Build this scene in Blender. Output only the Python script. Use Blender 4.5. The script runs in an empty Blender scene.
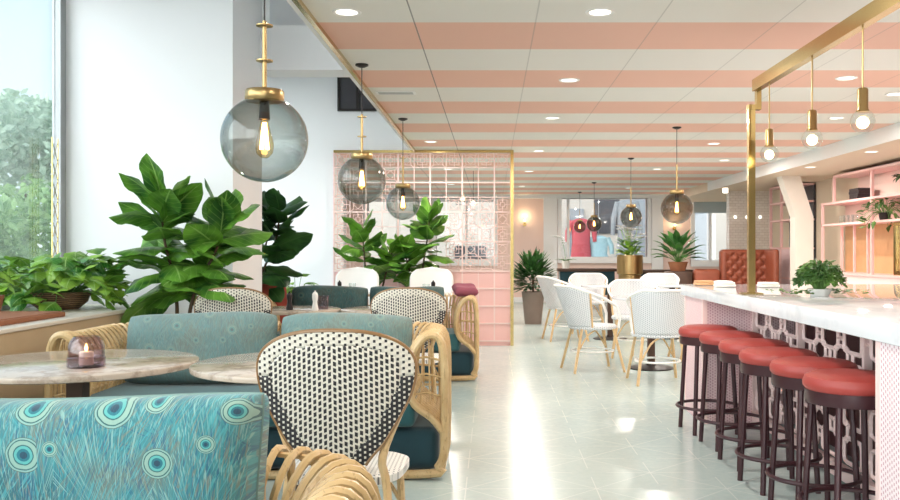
import bpy, bmesh, math, random
from mathutils import Vector, Matrix, Euler
R = math.radians
PI = math.pi
rng = random.Random(7)
SC = bpy.context.scene
COL = SC.collection

# ------------------------------------------------------------------ camera, world, sun, exposure
H = 1.22
cam_d = bpy.data.cameras.new('camera')
cam = bpy.data.objects.new('camera', cam_d)
COL.objects.link(cam)
cam.location = (0, 0, H)
cam.rotation_euler = (PI / 2, 0, 0)
cam_d.sensor_width = 36
cam_d.lens = 36
cam_d.shift_x = -42 / 900
cam_d.clip_start = 0.05
SC.camera = cam
vs = SC.view_settings
vs.view_transform = 'Standard'
vs.look = 'None'
vs.gamma = 1
vs.use_curve_mapping = False
vs.exposure = 0.6

def lin(c):
    c /= 255.0
    return c / 12.92 if c <= 0.04045 else ((c + 0.055) / 1.055) ** 2.4
def rgb(r, g, b):
    return (lin(r), lin(g), lin(b), 1)

world = bpy.data.worlds.new('daylight')
SC.world = world
world.use_nodes = True
wn = world.node_tree
bgn = wn.nodes['Background']
wtc = wn.nodes.new('ShaderNodeTexCoord')
wsep = wn.nodes.new('ShaderNodeSeparateXYZ')
wramp = wn.nodes.new('ShaderNodeValToRGB')
wn.links.new(wtc.outputs['Generated'], wsep.inputs[0])
wn.links.new(wsep.outputs['Z'], wramp.inputs[0])
wramp.color_ramp.elements[0].position = 0.0
wramp.color_ramp.elements[0].color = (0.80, 0.86, 0.88, 1)
wramp.color_ramp.elements[1].position = 0.45
wramp.color_ramp.elements[1].color = (0.50, 0.70, 0.88, 1)
wn.links.new(wramp.outputs[0], bgn.inputs['Color'])
bgn.inputs['Strength'].default_value = 1.05

def sun(name, strength, angle, rot, col=(1, 1, 1)):
    l = bpy.data.lights.new(name, 'SUN')
    l.energy = strength
    l.angle = R(angle)
    l.color = col
    o = bpy.data.objects.new(name, l)
    o.rotation_euler = rot
    o.location = (-8, -4, 8)
    COL.objects.link(o)
    return o
# broad soft daylight coming in through the window front on the left and the glazing added behind the camera
def aim(v):
    return Vector(v).to_track_quat('-Z', 'Y').to_euler()
sun('daylight_sun', 4.2, 80, aim((0.74, 0.62, -0.20)), (1, 0.99, 0.97))
sun('front_fill_sun', 1.5, 60, aim((0.04, 1.0, -0.10)), (1, 0.99, 0.98))  # second sun added from the front to brighten pillars and beam

# ------------------------------------------------------------------ node helpers
class NT:
    def __init__(s, name):
        s.m = bpy.data.materials.new(name)
        s.m.use_nodes = True
        s.t = s.m.node_tree
        s.b = s.t.nodes['Principled BSDF']
        s.out = s.t.nodes['Material Output']
    def n(s, typ, **props):
        x = s.t.nodes.new('ShaderNode' + typ)
        for k, v in props.items():
            setattr(x, k, v)
        return x
    def put(s, sock, v):
        if v is None:
            return
        if hasattr(v, 'is_output'):
            s.t.links.new(v, sock)
        else:
            if isinstance(v, (int, float)) and hasattr(sock.default_value, '__len__'):
                v = (v,) * len(sock.default_value)
            sock.default_value = v
    def math(s, op, a, b=None, c=None, clamp=False):
        x = s.n('Math', operation=op, use_clamp=clamp)
        s.put(x.inputs[0], a)
        s.put(x.inputs[1], b)
        s.put(x.inputs[2], c)
        return x.outputs[0]
    def mix(s, f, a, b):
        x = s.n('Mix', data_type='RGBA')
        s.put(x.inputs[0], f)
        s.put(x.inputs[6], a)
        s.put(x.inputs[7], b)
        return x.outputs[2]
    def coord(s, which='Object'):
        return s.n('TexCoord').outputs[which]
    def sep(s, v):
        x = s.n('SeparateXYZ')
        s.put(x.inputs[0], v)
        return x.outputs
    def comb(s, x, y, z=0.0):
        k = s.n('CombineXYZ')
        s.put(k.inputs[0], x); s.put(k.inputs[1], y); s.put(k.inputs[2], z)
        return k.outputs[0]
    def noise(s, v, scale, detail=3, rough=0.5, out='Fac'):
        x = s.n('TexNoise')
        s.put(x.inputs['Vector'], v)
        x.inputs['Scale'].default_value = scale
        x.inputs['Detail'].default_value = detail
        x.inputs['Roughness'].default_value = rough
        return x.outputs[out]
    def mapv(s, v, scale=(1, 1, 1), loc=(0, 0, 0), rot=(0, 0, 0)):
        x = s.n('Mapping')
        s.put(x.inputs[0], v)
        x.inputs['Location'].default_value = loc
        x.inputs['Rotation'].default_value = rot
        x.inputs['Scale'].default_value = scale
        return x.outputs[0]
    def ramp(s, f, stops, interp='LINEAR'):
        x = s.n('ValToRGB')
        s.put(x.inputs[0], f)
        cr = x.color_ramp
        cr.interpolation = interp
        while len(cr.elements) < len(stops):
            cr.elements.new(0.5)
        for e, (p, c) in zip(cr.elements, stops):
            e.position = p
            e.color = c
        return x.outputs[0]
    def bump(s, h, strength=0.3, dist=0.01):
        x = s.n('Bump')
        x.inputs['Strength'].default_value = strength
        x.inputs['Distance'].default_value = dist
        s.put(x.inputs['Height'], h)
        s.put(s.b.inputs['Normal'], x.outputs[0])
    def set(s, col=None, rough=None, metal=None, spec=None, **kw):
        i = s.b.inputs
        if col is not None: s.put(i['Base Color'], col)
        if rough is not None: s.put(i['Roughness'], rough)
        if metal is not None: s.put(i['Metallic'], metal)
        if spec is not None: s.put(i['Specular IOR Level'], spec)
        for k, v in kw.items():
            s.put(i[k], v)
        return s.m

MAT = {}
def plain(name, col, rough=0.5, metal=0.0, var=0.06, scale=6, bump=0.0, spec=0.5, **kw):
    t = NT(name)
    c = t.coord()
    nz = t.noise(c, scale, 4)
    dark = tuple(x * (1 - var) for x in col[:3]) + (1,)
    lite = tuple(min(1, x * (1 + var)) for x in col[:3]) + (1,)
    t.set(t.mix(nz, dark, lite), rough, metal, spec, **kw)
    if bump:
        t.bump(t.noise(c, scale * 12, 3), bump, 0.004)
    MAT[name] = t.m
    return t.m

def emit(name, col, strength):
    t = NT(name)
    t.set(col, 0.4)
    t.put(t.b.inputs['Emission Color'], col)
    t.b.inputs['Emission Strength'].default_value = strength
    MAT[name] = t.m

plain('white_paint', rgb(240, 240, 242), 0.7, var=0.015, scale=2)
plain('ceiling_white', rgb(238, 238, 238), 0.7, var=0.01, scale=2)
plain('beige_paint', rgb(226, 208, 186), 0.65, var=0.02, scale=2)
plain('pale_pink_paint', rgb(236, 208, 198), 0.65, var=0.02, scale=2)
plain('pink_lacquer', rgb(240, 192, 188), 0.4, var=0.02)
plain('pink_light', rgb(243, 214, 210), 0.45, var=0.02)
plain('tan_ledge', rgb(190, 165, 132), 0.5, var=0.1, scale=5)
plain('ledge_top', rgb(226, 216, 203), 0.35, var=0.05, scale=5)
plain('brass', rgb(198, 172, 114), 0.2, 1.0, var=0.08, scale=9)
plain('satin_brass', rgb(176, 150, 104), 0.33, 1.0, var=0.08)
plain('grey_metal', rgb(168, 170, 172), 0.4, 0.4, var=0.05)
plain('dark_metal', rgb(40, 34, 34), 0.4, 0.3, var=0.1)
plain('plum_metal', rgb(62, 32, 38), 0.35, 0.1, var=0.12)
plain('red_leather', rgb(164, 64, 58), 0.42, var=0.1, scale=14, bump=0.15)
plain('rust_leather', rgb(146, 76, 54), 0.5, var=0.18, scale=8, bump=0.2)
plain('teal_velvet', rgb(12, 58, 70), 0.75, var=0.2, scale=9, bump=0.1, **{'Sheen Weight': 0.4})
plain('teal_seat', rgb(40, 92, 98), 0.8, var=0.12, scale=9, bump=0.1, **{'Sheen Weight': 0.3})
plain('mauve_fabric', rgb(142, 74, 90), 0.8, var=0.1, scale=20, bump=0.1)
plain('rust_fabric', rgb(150, 62, 48), 0.8, var=0.1, scale=20, bump=0.1)
plain('white_plastic', rgb(244, 243, 241), 0.35, var=0.01)
plain('white_ceramic', rgb(240, 238, 234), 0.25, var=0.02)
plain('wax', rgb(240, 226, 200), 0.6, var=0.03)
plain('black_wood', rgb(34, 28, 30), 0.35, var=0.15)
plain('dark_wood', rgb(72, 48, 36), 0.45, var=0.2, scale=12)
plain('warm_wood', rgb(214, 166, 120), 0.5, var=0.12, scale=7)
plain('stem_bark', rgb(86, 68, 50), 0.8, var=0.2, scale=20, bump=0.4)
plain('soil', rgb(58, 44, 34), 0.95, var=0.3, scale=40, bump=0.6)
plain('taupe_pot', rgb(132, 116, 106), 0.6, var=0.08, scale=8)
plain('white_pot', rgb(226, 222, 214), 0.5, var=0.04)
plain('terracotta', rgb(150, 96, 66), 0.75, var=0.12, scale=12)
plain('book_dark', rgb(40, 32, 36), 0.5, var=0.2)
plain('linen', rgb(240, 236, 226), 0.85, var=0.03, scale=30, bump=0.2)
plain('plaster_tile', rgb(232, 224, 214), 0.3, var=0.04, scale=4)
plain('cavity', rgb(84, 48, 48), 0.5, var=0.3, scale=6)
plain('asphalt', rgb(150, 148, 146), 0.85, var=0.1, scale=3)
plain('facade', rgb(206, 192, 180), 0.8, var=0.1, scale=1)
plain('facade_grey', rgb(150, 152, 156), 0.7, var=0.12, scale=1)
plain('banner_red', rgb(206, 84, 92), 0.6, var=0.1)
plain('shop_dark', rgb(66, 64, 70), 0.4, var=0.2)
plain('blind_grey', rgb(164, 174, 176), 0.8, var=0.04)
emit('warm_glow', (1.0, 0.66, 0.32, 1), 4.0)
emit('filament', (1.0, 0.56, 0.18, 1), 26.0)
emit('downlight_glow', (1.0, 0.93, 0.82, 1), 1.6)
emit('flame', (1.0, 0.55, 0.15, 1), 10.0)
emit('crystal_core', (1.0, 0.78, 0.42, 1), 8.0)

def glass(name, tint, edge, rough=0.02, refl=0.9):
    t = NT(name)
    lw = t.n('LayerWeight')
    lw.inputs['Blend'].default_value = 0.35
    tr = t.n('BsdfTransparent')
    t.put(tr.inputs[0], t.mix(t.math('POWER', lw.outputs['Facing'], 1.1), tint, edge))
    gl = t.n('BsdfGlossy')
    gl.inputs['Roughness'].default_value = rough
    gl.inputs['Color'].default_value = (refl, refl, refl, 1)
    mx = t.n('MixShader')
    fr = t.n('Fresnel')
    geo = t.n('NewGeometry')
    t.put(fr.inputs[0], t.math('MULTIPLY_ADD', geo.outputs['Backfacing'], 1 / 1.5 - 1.5, 1.5))
    t.put(mx.inputs[0], t.math('MULTIPLY', fr.outputs[0], 1.25, clamp=True))
    t.t.links.new(tr.outputs[0], mx.inputs[1])
    t.t.links.new(gl.outputs[0], mx.inputs[2])
    t.t.links.new(mx.outputs[0], t.out.inputs[0])
    MAT[name] = t.m
glass('smoked_glass', (0.74, 0.77, 0.75, 1), (0.13, 0.19, 0.18, 1), 0.02, 1.0)
glass('bronze_glass', (0.56, 0.55, 0.50, 1), (0.10, 0.10, 0.09, 1), 0.02, 1.0)
glass('clear_glass', (0.95, 0.97, 0.97, 1), (0.85, 0.9, 0.9, 1))
glass('bulb_glass', (1.0, 0.90, 0.70, 1), (0.9, 0.7, 0.4, 1))
glass('lilac_glass', (0.88, 0.82, 0.85, 1), (0.6, 0.5, 0.56, 1))
glass('window_glass', (0.94, 0.97, 0.97, 1), (0.9, 0.95, 0.95, 1))

# striped ceiling ----------------------------------------------------
def m_stripes():
    t = NT('striped_ceiling')
    p = t.sep(t.coord())
    f = t.math('FRACT', t.math('DIVIDE', t.math('SUBTRACT', p[1], 5.05 - 13.45), 1.345))
    pink = t.math('LESS_THAN', f, 0.5)
    j = t.math('FRACT', t.math('DIVIDE', t.math('SUBTRACT', p[0], -0.44 - 6.8), 0.68))
    joint = t.math('MULTIPLY', t.math('LESS_THAN', j, 0.012), t.math('MULTIPLY_ADD', t.math('LESS_THAN', p[0], 0.0), 0.6, 0.35))
    nz = t.noise(t.coord(), 1.5, 2)
    c = t.mix(pink, rgb(236, 233, 226), rgb(240, 190, 170))
    c = t.mix(t.math('MULTIPLY', nz, 0.06), c, (0.5, 0.45, 0.4, 1))
    c = t.mix(t.math('MULTIPLY', joint, 0.75), c, rgb(90, 86, 84))
    t.set(c, 0.6)
    MAT['striped_ceiling'] = t.m
m_stripes()

# floor: pale green-grey stone tiles with faint white star lines ------
def m_floor():
    t = NT('star_tile_floor')
    c = t.coord()
    def star(scale, off, petals, thick):
        v = t.n('TexVoronoi', voronoi_dimensions='2D', feature='F1')
        q = t.mapv(c, (scale, scale, scale), off)
        t.put(v.inputs['Vector'], q)
        v.inputs['Scale'].default_value = 1
        v.inputs['Randomness'].default_value = 0.0
        d = t.n('VectorMath', operation='SUBTRACT')
        t.put(d.inputs[0], q); t.put(d.inputs[1], v.outputs['Position'])
        s_ = t.sep(d.outputs[0])
        ang = t.math('ARCTAN2', s_[1], s_[0])
        r = t.math('SQRT', t.math('ADD', t.math('MULTIPLY', s_[0], s_[0]), t.math('MULTIPLY', s_[1], s_[1])))
        arc = t.math('MULTIPLY', t.math('ABSOLUTE', t.math('SINE', t.math('MULTIPLY', ang, petals))), r)
        line = t.math('LESS_THAN', arc, thick)
        near = t.math('LESS_THAN', r, 0.36)
        return t.math('MULTIPLY', line, near)
    st = t.math('MAXIMUM', star(1.5, (0.2, 0.1, 0), 4, 0.016), star(1.5, (0.7, 0.6, 0), 4, 0.016))
    n1 = t.noise(c, 1.1, 4)
    n2 = t.noise(c, 28, 4)
    base = t.mix(n1, rgb(150, 174, 175), rgb(188, 202, 199))
    base = t.mix(t.math('MULTIPLY', n2, 0.3), base, rgb(208, 214, 208))
    base = t.mix(t.math('MULTIPLY', st, 0.35), base, rgb(240, 240, 234))
    t.set(base, t.math('ADD', t.math('MULTIPLY', n2, 0.12), 0.16), spec=0.6)
    MAT['star_tile_floor'] = t.m
m_floor()

# peacock feather fabric ----------------------------------------------
def m_peacock(name, grey, scale, bright=1.0, tint=(120, 148, 140)):
    t = NT(name)
    uv = t.coord('UV')
    k = bright
    def C(a, b, c):
        o = rgb(a, b, c)
        return (o[0] * k, o[1] * k, o[2] * k, 1)
    def cells(sc, off, rnd):
        q = t.mapv(uv, (sc, sc * 0.85, 1), off)
        v = t.n('TexVoronoi', voronoi_dimensions='2D', feature='F1')
        t.put(v.inputs['Vector'], q)
        v.inputs['Scale'].default_value = 1
        v.inputs['Randomness'].default_value = rnd
        d = t.n('VectorMath', operation='SUBTRACT')
        t.put(d.inputs[0], q); t.put(d.inputs[1], v.outputs['Position'])
        return t.sep(d.outputs[0]), t.sep(v.outputs['Color'])
    def strands(sc, off, rnd, up, na, nr, lo, hi):
        d, c = cells(sc, off, rnd)
        ang = t.math('ARCTAN2', t.math('ADD', d[0], t.math('MULTIPLY', t.math('SUBTRACT', c[0], .5), .8)), t.math('ADD', d[1], up))
        rad = t.math('SQRT', t.math('ADD', t.math('MULTIPLY', d[0], d[0]), t.math('MULTIPLY', d[1], d[1])))
        wob = t.math('MULTIPLY', t.noise(uv, 6, 2), 1.6)
        vec = t.comb(t.math('ADD', t.math('MULTIPLY', ang, na), wob), t.math('MULTIPLY', rad, nr), t.math('MULTIPLY', c[1], 40))
        n = t.noise(vec, 1.0, 2, 0.6)
        return t.ramp(n, [(lo, (0, 0, 0, 1)), (hi, (1, 1, 1, 1))])
    patch = t.noise(uv, 4.0, 3)
    f = t.ramp(patch, [(0.36, C(52, 120, 132)), (0.5, C(74, 160, 170)), (0.62, C(126, 138, 128))])
    f = t.mix(t.math('MULTIPLY', strands(scale * .55, (3.1, .4, 0), .9, .8, 60, 7, .52, .60), .6), f, C(40, 100, 150))
    f = t.mix(t.math('MULTIPLY', strands(scale * .7, (.3, 5.2, 0), .9, .9, 80, 7, .53, .60), .7), f, C(92, 196, 204))
    f = t.mix(t.math('MULTIPLY', strands(scale * .6, (7.7, 2.2, 0), 1.0, -.9, 90, 8, .55, .62), .65), f, C(152, 148, 128))
    f = t.mix(t.math('MULTIPLY', strands(scale * .8, (1.7, 8.2, 0), 1.0, 1.0, 100, 8, .55, .62), .75), f, C(170, 220, 212))
    d, c = cells(scale, (0.35, 0.2, 0), 0.85)
    x = t.math('ADD', d[0], t.math('MULTIPLY', d[1], .18))
    y = t.math('MULTIPLY', d[1], 1.2)
    r = t.math('SQRT', t.math('ADD', t.math('MULTIPLY', x, x), t.math('MULTIPLY', y, y)))
    r = t.math('DIVIDE', r, t.math('MULTIPLY_ADD', c[0], .75, .42))
    r = t.math('ADD', r, t.math('MULTIPLY', t.math('SUBTRACT', t.noise(uv, 40, 2), .5), .03))
    eye = t.ramp(r, [(0.0, C(20, 66, 100)), (0.05, C(22, 130, 150)), (0.085, C(110, 212, 208)), (0.12, C(40, 110, 118)),
                     (0.135, C(176, 216, 200)), (0.19, C(40, 104, 110)), (0.205, C(168, 214, 204)), (0.23, C(96, 120, 112))], 'CONSTANT')
    on = t.math('MULTIPLY', t.math('LESS_THAN', r, 0.24), t.math('GREATER_THAN', c[1], .03))
    f = t.mix(t.math('MULTIPLY', on, 0.9), f, eye)
    f = t.mix(grey, f, C(*tint))
    t.set(f, 0.75, spec=0.3)
    t.put(t.b.inputs['Sheen Weight'], 0.2)
    t.bump(t.noise(uv, 9, 3), 0.3, 0.02)
    MAT[name] = t.m
m_peacock('peacock_bright', 0.08, 7.2, 0.68)
m_peacock('peacock_sage', 0.62, 6.0, 0.62, (146, 158, 148))
m_peacock('peacock_deep', 0.45, 6.0, 0.36, (118, 140, 132))

# woven bistro patterns -------------------------------------------------
def m_weave(name, pu, pv, du, dv, light, dark, vee=0.0, strength=1.0):
    t = NT(name)
    p = t.sep(t.coord('UV'))
    a = t.math('DIVIDE', p[0], pu)
    colm = t.math('FLOOR', a)
    fv = t.math('DIVIDE', t.math('ADD', p[1], t.math('MULTIPLY', t.math('ABSOLUTE', p[0]), vee)), pv)
    fv = t.math('FRACT', t.math('ADD', fv, t.math('MULTIPLY', colm, 0.5)))
    fu = t.math('FRACT', a)
    mask = t.math('MULTIPLY', t.math('LESS_THAN', fu, du), t.math('LESS_THAN', fv, dv))
    t.set(t.mix(t.math('MULTIPLY', mask, strength), light, dark), 0.5)
    t.bump(t.math('MULTIPLY', t.math('SINE', t.math('MULTIPLY', a, 2 * PI)), t.math('SINE', t.math('MULTIPLY', fv, 2 * PI))), 0.35, 0.003)
    MAT[name] = t.m
CREAM = rgb(222, 216, 203)
INK = rgb(38, 36, 40)
m_weave('weave_center', 0.0168, 0.0215, 0.60, 0.68, CREAM, INK, 0.35)
m_weave('weave_top', 0.0185, 0.021, 0.45, 0.45, CREAM, INK)
m_weave('weave_side', 0.016, 0.018, 0.45, 0.45, INK, CREAM)
m_weave('weave_white', 0.018, 0.018, 0.42, 0.45, rgb(228, 230, 233), rgb(160, 166, 176))
m_weave('weave_seat', 0.015, 0.015, 0.4, 0.4, rgb(238, 236, 230), rgb(120, 120, 124))
m_weave('perforated_pink', 0.017, 0.020, 0.45, 0.5, rgb(236, 206, 208), rgb(198, 150, 158))
m_weave('perforated_white', 0.018, 0.022, 0.46, 0.5, rgb(244, 230, 234), rgb(206, 160, 172))

def m_rattan(name, a, b):
    t = NT(name)
    c = t.coord()
    nz = t.noise(c, 9, 4)
    n2 = t.noise(t.mapv(c, (60, 60, 14)), 1.5, 2)
    f = t.mix(nz, a, b)
    f = t.mix(t.math('MULTIPLY', t.math('GREATER_THAN', n2, 0.62), 0.3), f, rgb(132, 92, 50))
    t.set(f, 0.32, spec=0.5)
    MAT[name] = t.m
m_rattan('rattan', rgb(184, 144, 92), rgb(230, 204, 156))
m_rattan('brown_cane', rgb(120, 88, 56), rgb(160, 124, 84))
m_rattan('bamboo', rgb(196, 156, 104), rgb(232, 204, 158))

def m_marble(name, base, vein, rough=0.15, scale=2.2):
    t = NT(name)
    c = t.coord()
    n1 = t.noise(c, scale, 6, 0.65)
    v = t.math('ABSOLUTE', t.math('SUBTRACT', n1, 0.5))
    vn = t.math('SUBTRACT', 1.0, t.math('MULTIPLY', v, 18), clamp=True)
    n2 = t.noise(c, scale * 2.5, 5)
    col = t.mix(t.math('MULTIPLY', n2, 0.5), base, tuple(x * (0.82 if rough > .1 else .94) for x in base[:3]) + (1,))
    t.set(t.mix(t.math('MULTIPLY', vn, 0.5), col, vein), rough)
    MAT[name] = t.m
m_marble('table_marble', rgb(206, 190, 174), rgb(128, 104, 86), 0.12, 3.0)
m_marble('bar_marble', rgb(226, 228, 233), rgb(196, 199, 208), 0.05, 1.0)

def m_leaf(name, dark, lite, vein, trans=0.25, rough=0.3):
    t = NT(name)
    c = t.coord()
    p = t.sep(t.coord('UV'))
    nz = t.noise(c, 5.0, 2)
    col = t.mix(t.ramp(nz, [(0.38, (0, 0, 0, 1)), (0.64, (1, 1, 1, 1))]), dark, lite)
    au = t.math('ABSOLUTE', p[0])
    rib = t.math('LESS_THAN', au, 0.05)
    side = t.math('LESS_THAN', t.math('FRACT', t.math('SUBTRACT', t.math('MULTIPLY', p[1], 7), t.math('MULTIPLY', au, 2.2))), 0.1)
    col = t.mix(t.math('MAXIMUM', t.math('MULTIPLY', rib, 0.8), t.math('MULTIPLY', side, 0.4)), col, vein)
    t.set(col, rough, spec=0.5)
    tl = t.n('BsdfTranslucent')
    t.put(tl.inputs[0], t.mix(0.5, col, lite))
    mx = t.n('MixShader')
    mx.inputs[0].default_value = trans
    t.t.links.new(t.b.outputs[0], mx.inputs[1])
    t.t.links.new(tl.outputs[0], mx.inputs[2])
    t.t.links.new(mx.outputs[0], t.out.inputs[0])
    MAT[name] = t.m
m_leaf('fig_leaf', rgb(30, 78, 32), rgb(112, 166, 58), rgb(156, 192, 108))
m_leaf('pothos_leaf', rgb(52, 116, 44), rgb(158, 200, 78), rgb(176, 210, 128))
m_leaf('dark_leaf', rgb(26, 56, 32), rgb(66, 112, 54), rgb(80, 118, 70))
m_leaf('palm_leaf', rgb(30, 78, 38), rgb(86, 142, 70), rgb(110, 160, 90))
m_leaf('fern_leaf', rgb(40, 84, 36), rgb(110, 150, 70), rgb(120, 160, 90), 0.2, 0.5)
m_leaf('tree_leaf', rgb(70, 120, 66), rgb(168, 200, 134), rgb(170, 200, 140), 0.35, 0.6)
m_leaf('grey_leaf', rgb(128, 160, 132), rgb(204, 220, 196), rgb(196, 214, 190), 0.35, 0.6)
m_leaf('petal', rgb(244, 240, 240), rgb(250, 250, 250), rgb(250, 246, 246), 0.3, 0.5)

def m_basket():
    t = NT('basket_weave')
    c = t.coord()
    w = t.n('TexWave', wave_type='BANDS', bands_direction='Z')
    t.put(w.inputs['Vector'], c)
    w.inputs['Scale'].default_value = 22
    w.inputs['Distortion'].default_value = 2
    t.set(t.mix(w.outputs['Fac'], rgb(80, 58, 42), rgb(150, 120, 90)), 0.7)
    t.bump(w.outputs['Fac'], 0.6, 0.01)
    MAT['basket_weave'] = t.m
m_basket()
def m_tiles():
    t = NT('white_tile_wall')
    b = t.n('TexBrick')
    c = t.sep(t.coord())
    t.put(b.inputs['Vector'], t.comb(c[0], c[2], 0.0))
    b.inputs['Color1'].default_value = rgb(238, 230, 222)
    b.inputs['Color2'].default_value = rgb(230, 220, 212)
    b.inputs['Mortar'].default_value = rgb(200, 188, 178)
    b.inputs['Scale'].default_value = 5
    b.inputs['Mortar Size'].default_value = 0.012
    t.set(b.outputs[0], 0.12)
    MAT['white_tile_wall'] = t.m
m_tiles()

# ------------------------------------------------------------------ mesh helpers
class MB:
    def __init__(s):
        s.v = []; s.f = []; s.uv = []
    def add(s, v, f, uv=None, M=None):
        o = len(s.v)
        if M is not None:
            v = [tuple(M @ Vector(p)) for p in v]
        s.v += [tuple(p) for p in v]
        s.uv += list(uv) if uv else [(0, 0)] * len(v)
        s.f += [tuple(i + o for i in q) for q in f]
        return s
    def box(s, x0, x1, y0, y1, z0, z1, M=None):
        v = [(x0, y0, z0), (x1, y0, z0), (x1, y1, z0), (x0, y1, z0), (x0, y0, z1), (x1, y0, z1), (x1, y1, z1), (x0, y1, z1)]
        f = [(3, 2, 1, 0), (4, 5, 6, 7), (0, 1, 5, 4), (1, 2, 6, 5), (2, 3, 7, 6), (3, 0, 4, 7)]
        uv = [(p[0] + p[1], p[2]) for p in v]
        return s.add(v, f, uv, M)
    def rbox(s, x0, x1, y0, y1, z0, z1, r=0.02, seg=3, M=None):
        bm = bmesh.new()
        bmesh.ops.create_cube(bm, size=1)
        for q in bm.verts:
            q.co = ((x0 + x1) / 2 + q.co.x * (x1 - x0), (y0 + y1) / 2 + q.co.y * (y1 - y0), (z0 + z1) / 2 + q.co.z * (z1 - z0))
        bmesh.ops.bevel(bm, geom=bm.edges[:], offset=r, segments=seg, profile=0.5, affect='EDGES', clamp_overlap=True)
        bm.verts.index_update()
        v = [tuple(q.co) for q in bm.verts]
        f = [tuple(q.index for q in fc.verts) for fc in bm.faces]
        bm.free()
        return s.add(v, f, [(p[0] + p[1], p[2]) for p in v], M)
    def tube(s, pts, r, n=6, closed=False, M=None, sy=1.0):
        pts = [Vector(p) for p in pts]
        k = len(pts)
        rr = r if isinstance(r, (list, tuple)) else [r] * k
        v = []; f = []
        prev = None
        for i, p in enumerate(pts):
            if closed:
                d = pts[(i + 1) % k] - pts[i - 1]
            else:
                d = pts[min(i + 1, k - 1)] - pts[max(i - 1, 0)]
            if d.length < 1e-9:
                d = Vector((0, 0, 1))
            d.normalize()
            if prev is None:
                a = Vector((0, 0, 1)) if abs(d.z) < 0.9 else Vector((1, 0, 0))
                u = d.cross(a).normalized()
            else:
                u = (prev - d * prev.dot(d))
                u = u.normalized() if u.length > 1e-6 else d.orthogonal().normalized()
            prev = u
            w = d.cross(u)
            for j in range(n):
                t = 2 * PI * j / n
                v.append(p + (u * math.cos(t) + w * math.sin(t) * sy) * rr[i])
        m = k if closed else k - 1
        for i in range(m):
            for j in range(n):
                a = i * n + j; b = i * n + (j + 1) % n
                c = ((i + 1) % k) * n + (j + 1) % n; e = ((i + 1) % k) * n + j
                f.append((a, b, c, e))
        if not closed:
            f.append(tuple(range(n - 1, -1, -1)))
            f.append(tuple((k - 1) * n + j for j in range(n)))
        return s.add(v, f, None, M)
    def lathe(s, prof, c=(0, 0, 0), n=24, M=None, sx=1.0, sy=1.0):
        v = []; f = []
        for (r, z) in prof:
            for j in range(n):
                t = 2 * PI * j / n
                v.append((c[0] + r * sx * math.cos(t), c[1] + r * sy * math.sin(t), c[2] + z))
        k = len(prof)
        for i in range(k - 1):
            for j in range(n):
                f.append((i * n + j, i * n + (j + 1) % n, (i + 1) * n + (j + 1) % n, (i + 1) * n + j))
        if prof[0][0] > 1e-4:
            f.append(tuple(range(n - 1, -1, -1)))
        if prof[-1][0] > 1e-4:
            f.append(tuple((k - 1) * n + j for j in range(n)))
        return s.add(v, f, [(2 * PI * 0.2 * j / n, p[1]) for p in prof for j in range(n)], M)
    def sphere(s, c, r, n=20, m=12, sz=1.0, M=None):
        return s.lathe([(r * math.sin(PI * i / m), -r * sz * math.cos(PI * i / m)) for i in range(m + 1)], c, n, M)
    def prism(s, poly, y0, y1, M=None):   # poly in XZ
        n = len(poly)
        v = [(p[0], y0, p[1]) for p in poly] + [(p[0], y1, p[1]) for p in poly]
        f = [tuple(range(n)), tuple(range(2 * n - 1, n - 1, -1))]
        for i in range(n):
            f.append((i + n, (i + 1) % n + n, (i + 1) % n, i))
        return s.add(v, f, None, M)
    def build(s, name, mat, parent=None, smooth=True, loc=None):
        me = bpy.data.meshes.new(name)
        me.from_pydata(s.v, [], s.f)
        ul = me.uv_layers.new(name='UVMap')
        lv = [0] * len(me.loops)
        me.loops.foreach_get('vertex_index', lv)
        flat = []
        for i in lv:
            flat += s.uv[i]
        ul.data.foreach_set('uv', flat)
        bm = bmesh.new(); bm.from_mesh(me)
        bmesh.ops.remove_doubles(bm, verts=bm.verts, dist=1e-6) if not s.keep else None
        bmesh.ops.recalc_face_normals(bm, faces=bm.faces)
        bm.to_mesh(me); bm.free()
        me.materials.append(MAT[mat])
        if smooth:
            me.polygons.foreach_set('use_smooth', [True] * len(me.polygons))
            try:
                me.set_sharp_from_angle(angle=R(40))
            except Exception:
                pass
        me.update()
        o = bpy.data.objects.new(name, me)
        COL.objects.link(o)
        if parent is not None:
            o.parent = parent
        if loc:
            o.location = loc
        return o
    keep = False

def tag(o, label, cat, group=None, kind=None):
    o['label'] = label
    o['category'] = cat
    if group: o['group'] = group
    if kind: o['kind'] = kind
    return o
def thing(name, label, cat, loc=(0, 0, 0), rotz=0.0, group=None):
    o = bpy.data.objects.new(name, None)
    o.empty_display_size = 0.1
    COL.objects.link(o)
    o.location = loc
    o.rotation_euler = (0, 0, rotz)
    return tag(o, label, cat, group)
def dup(root, loc, rotz=0.0, label=None, group=None, scale=None):
    r = root.copy(); COL.objects.link(r)
    r.location = loc; r.rotation_euler = (0, 0, rotz)
    if scale: r.scale = scale
    if label: r['label'] = label
    if group: r['group'] = group
    for ch in list(root.children):
        c = ch.copy(); COL.objects.link(c); c.parent = r
        for g in list(ch.children):
            d = g.copy(); COL.objects.link(d); d.parent = c
    return r
def struct(name, mb, mat, smooth=False):
    o = mb.build(name, mat, None, smooth)
    o['kind'] = 'structure'
    return o

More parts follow.
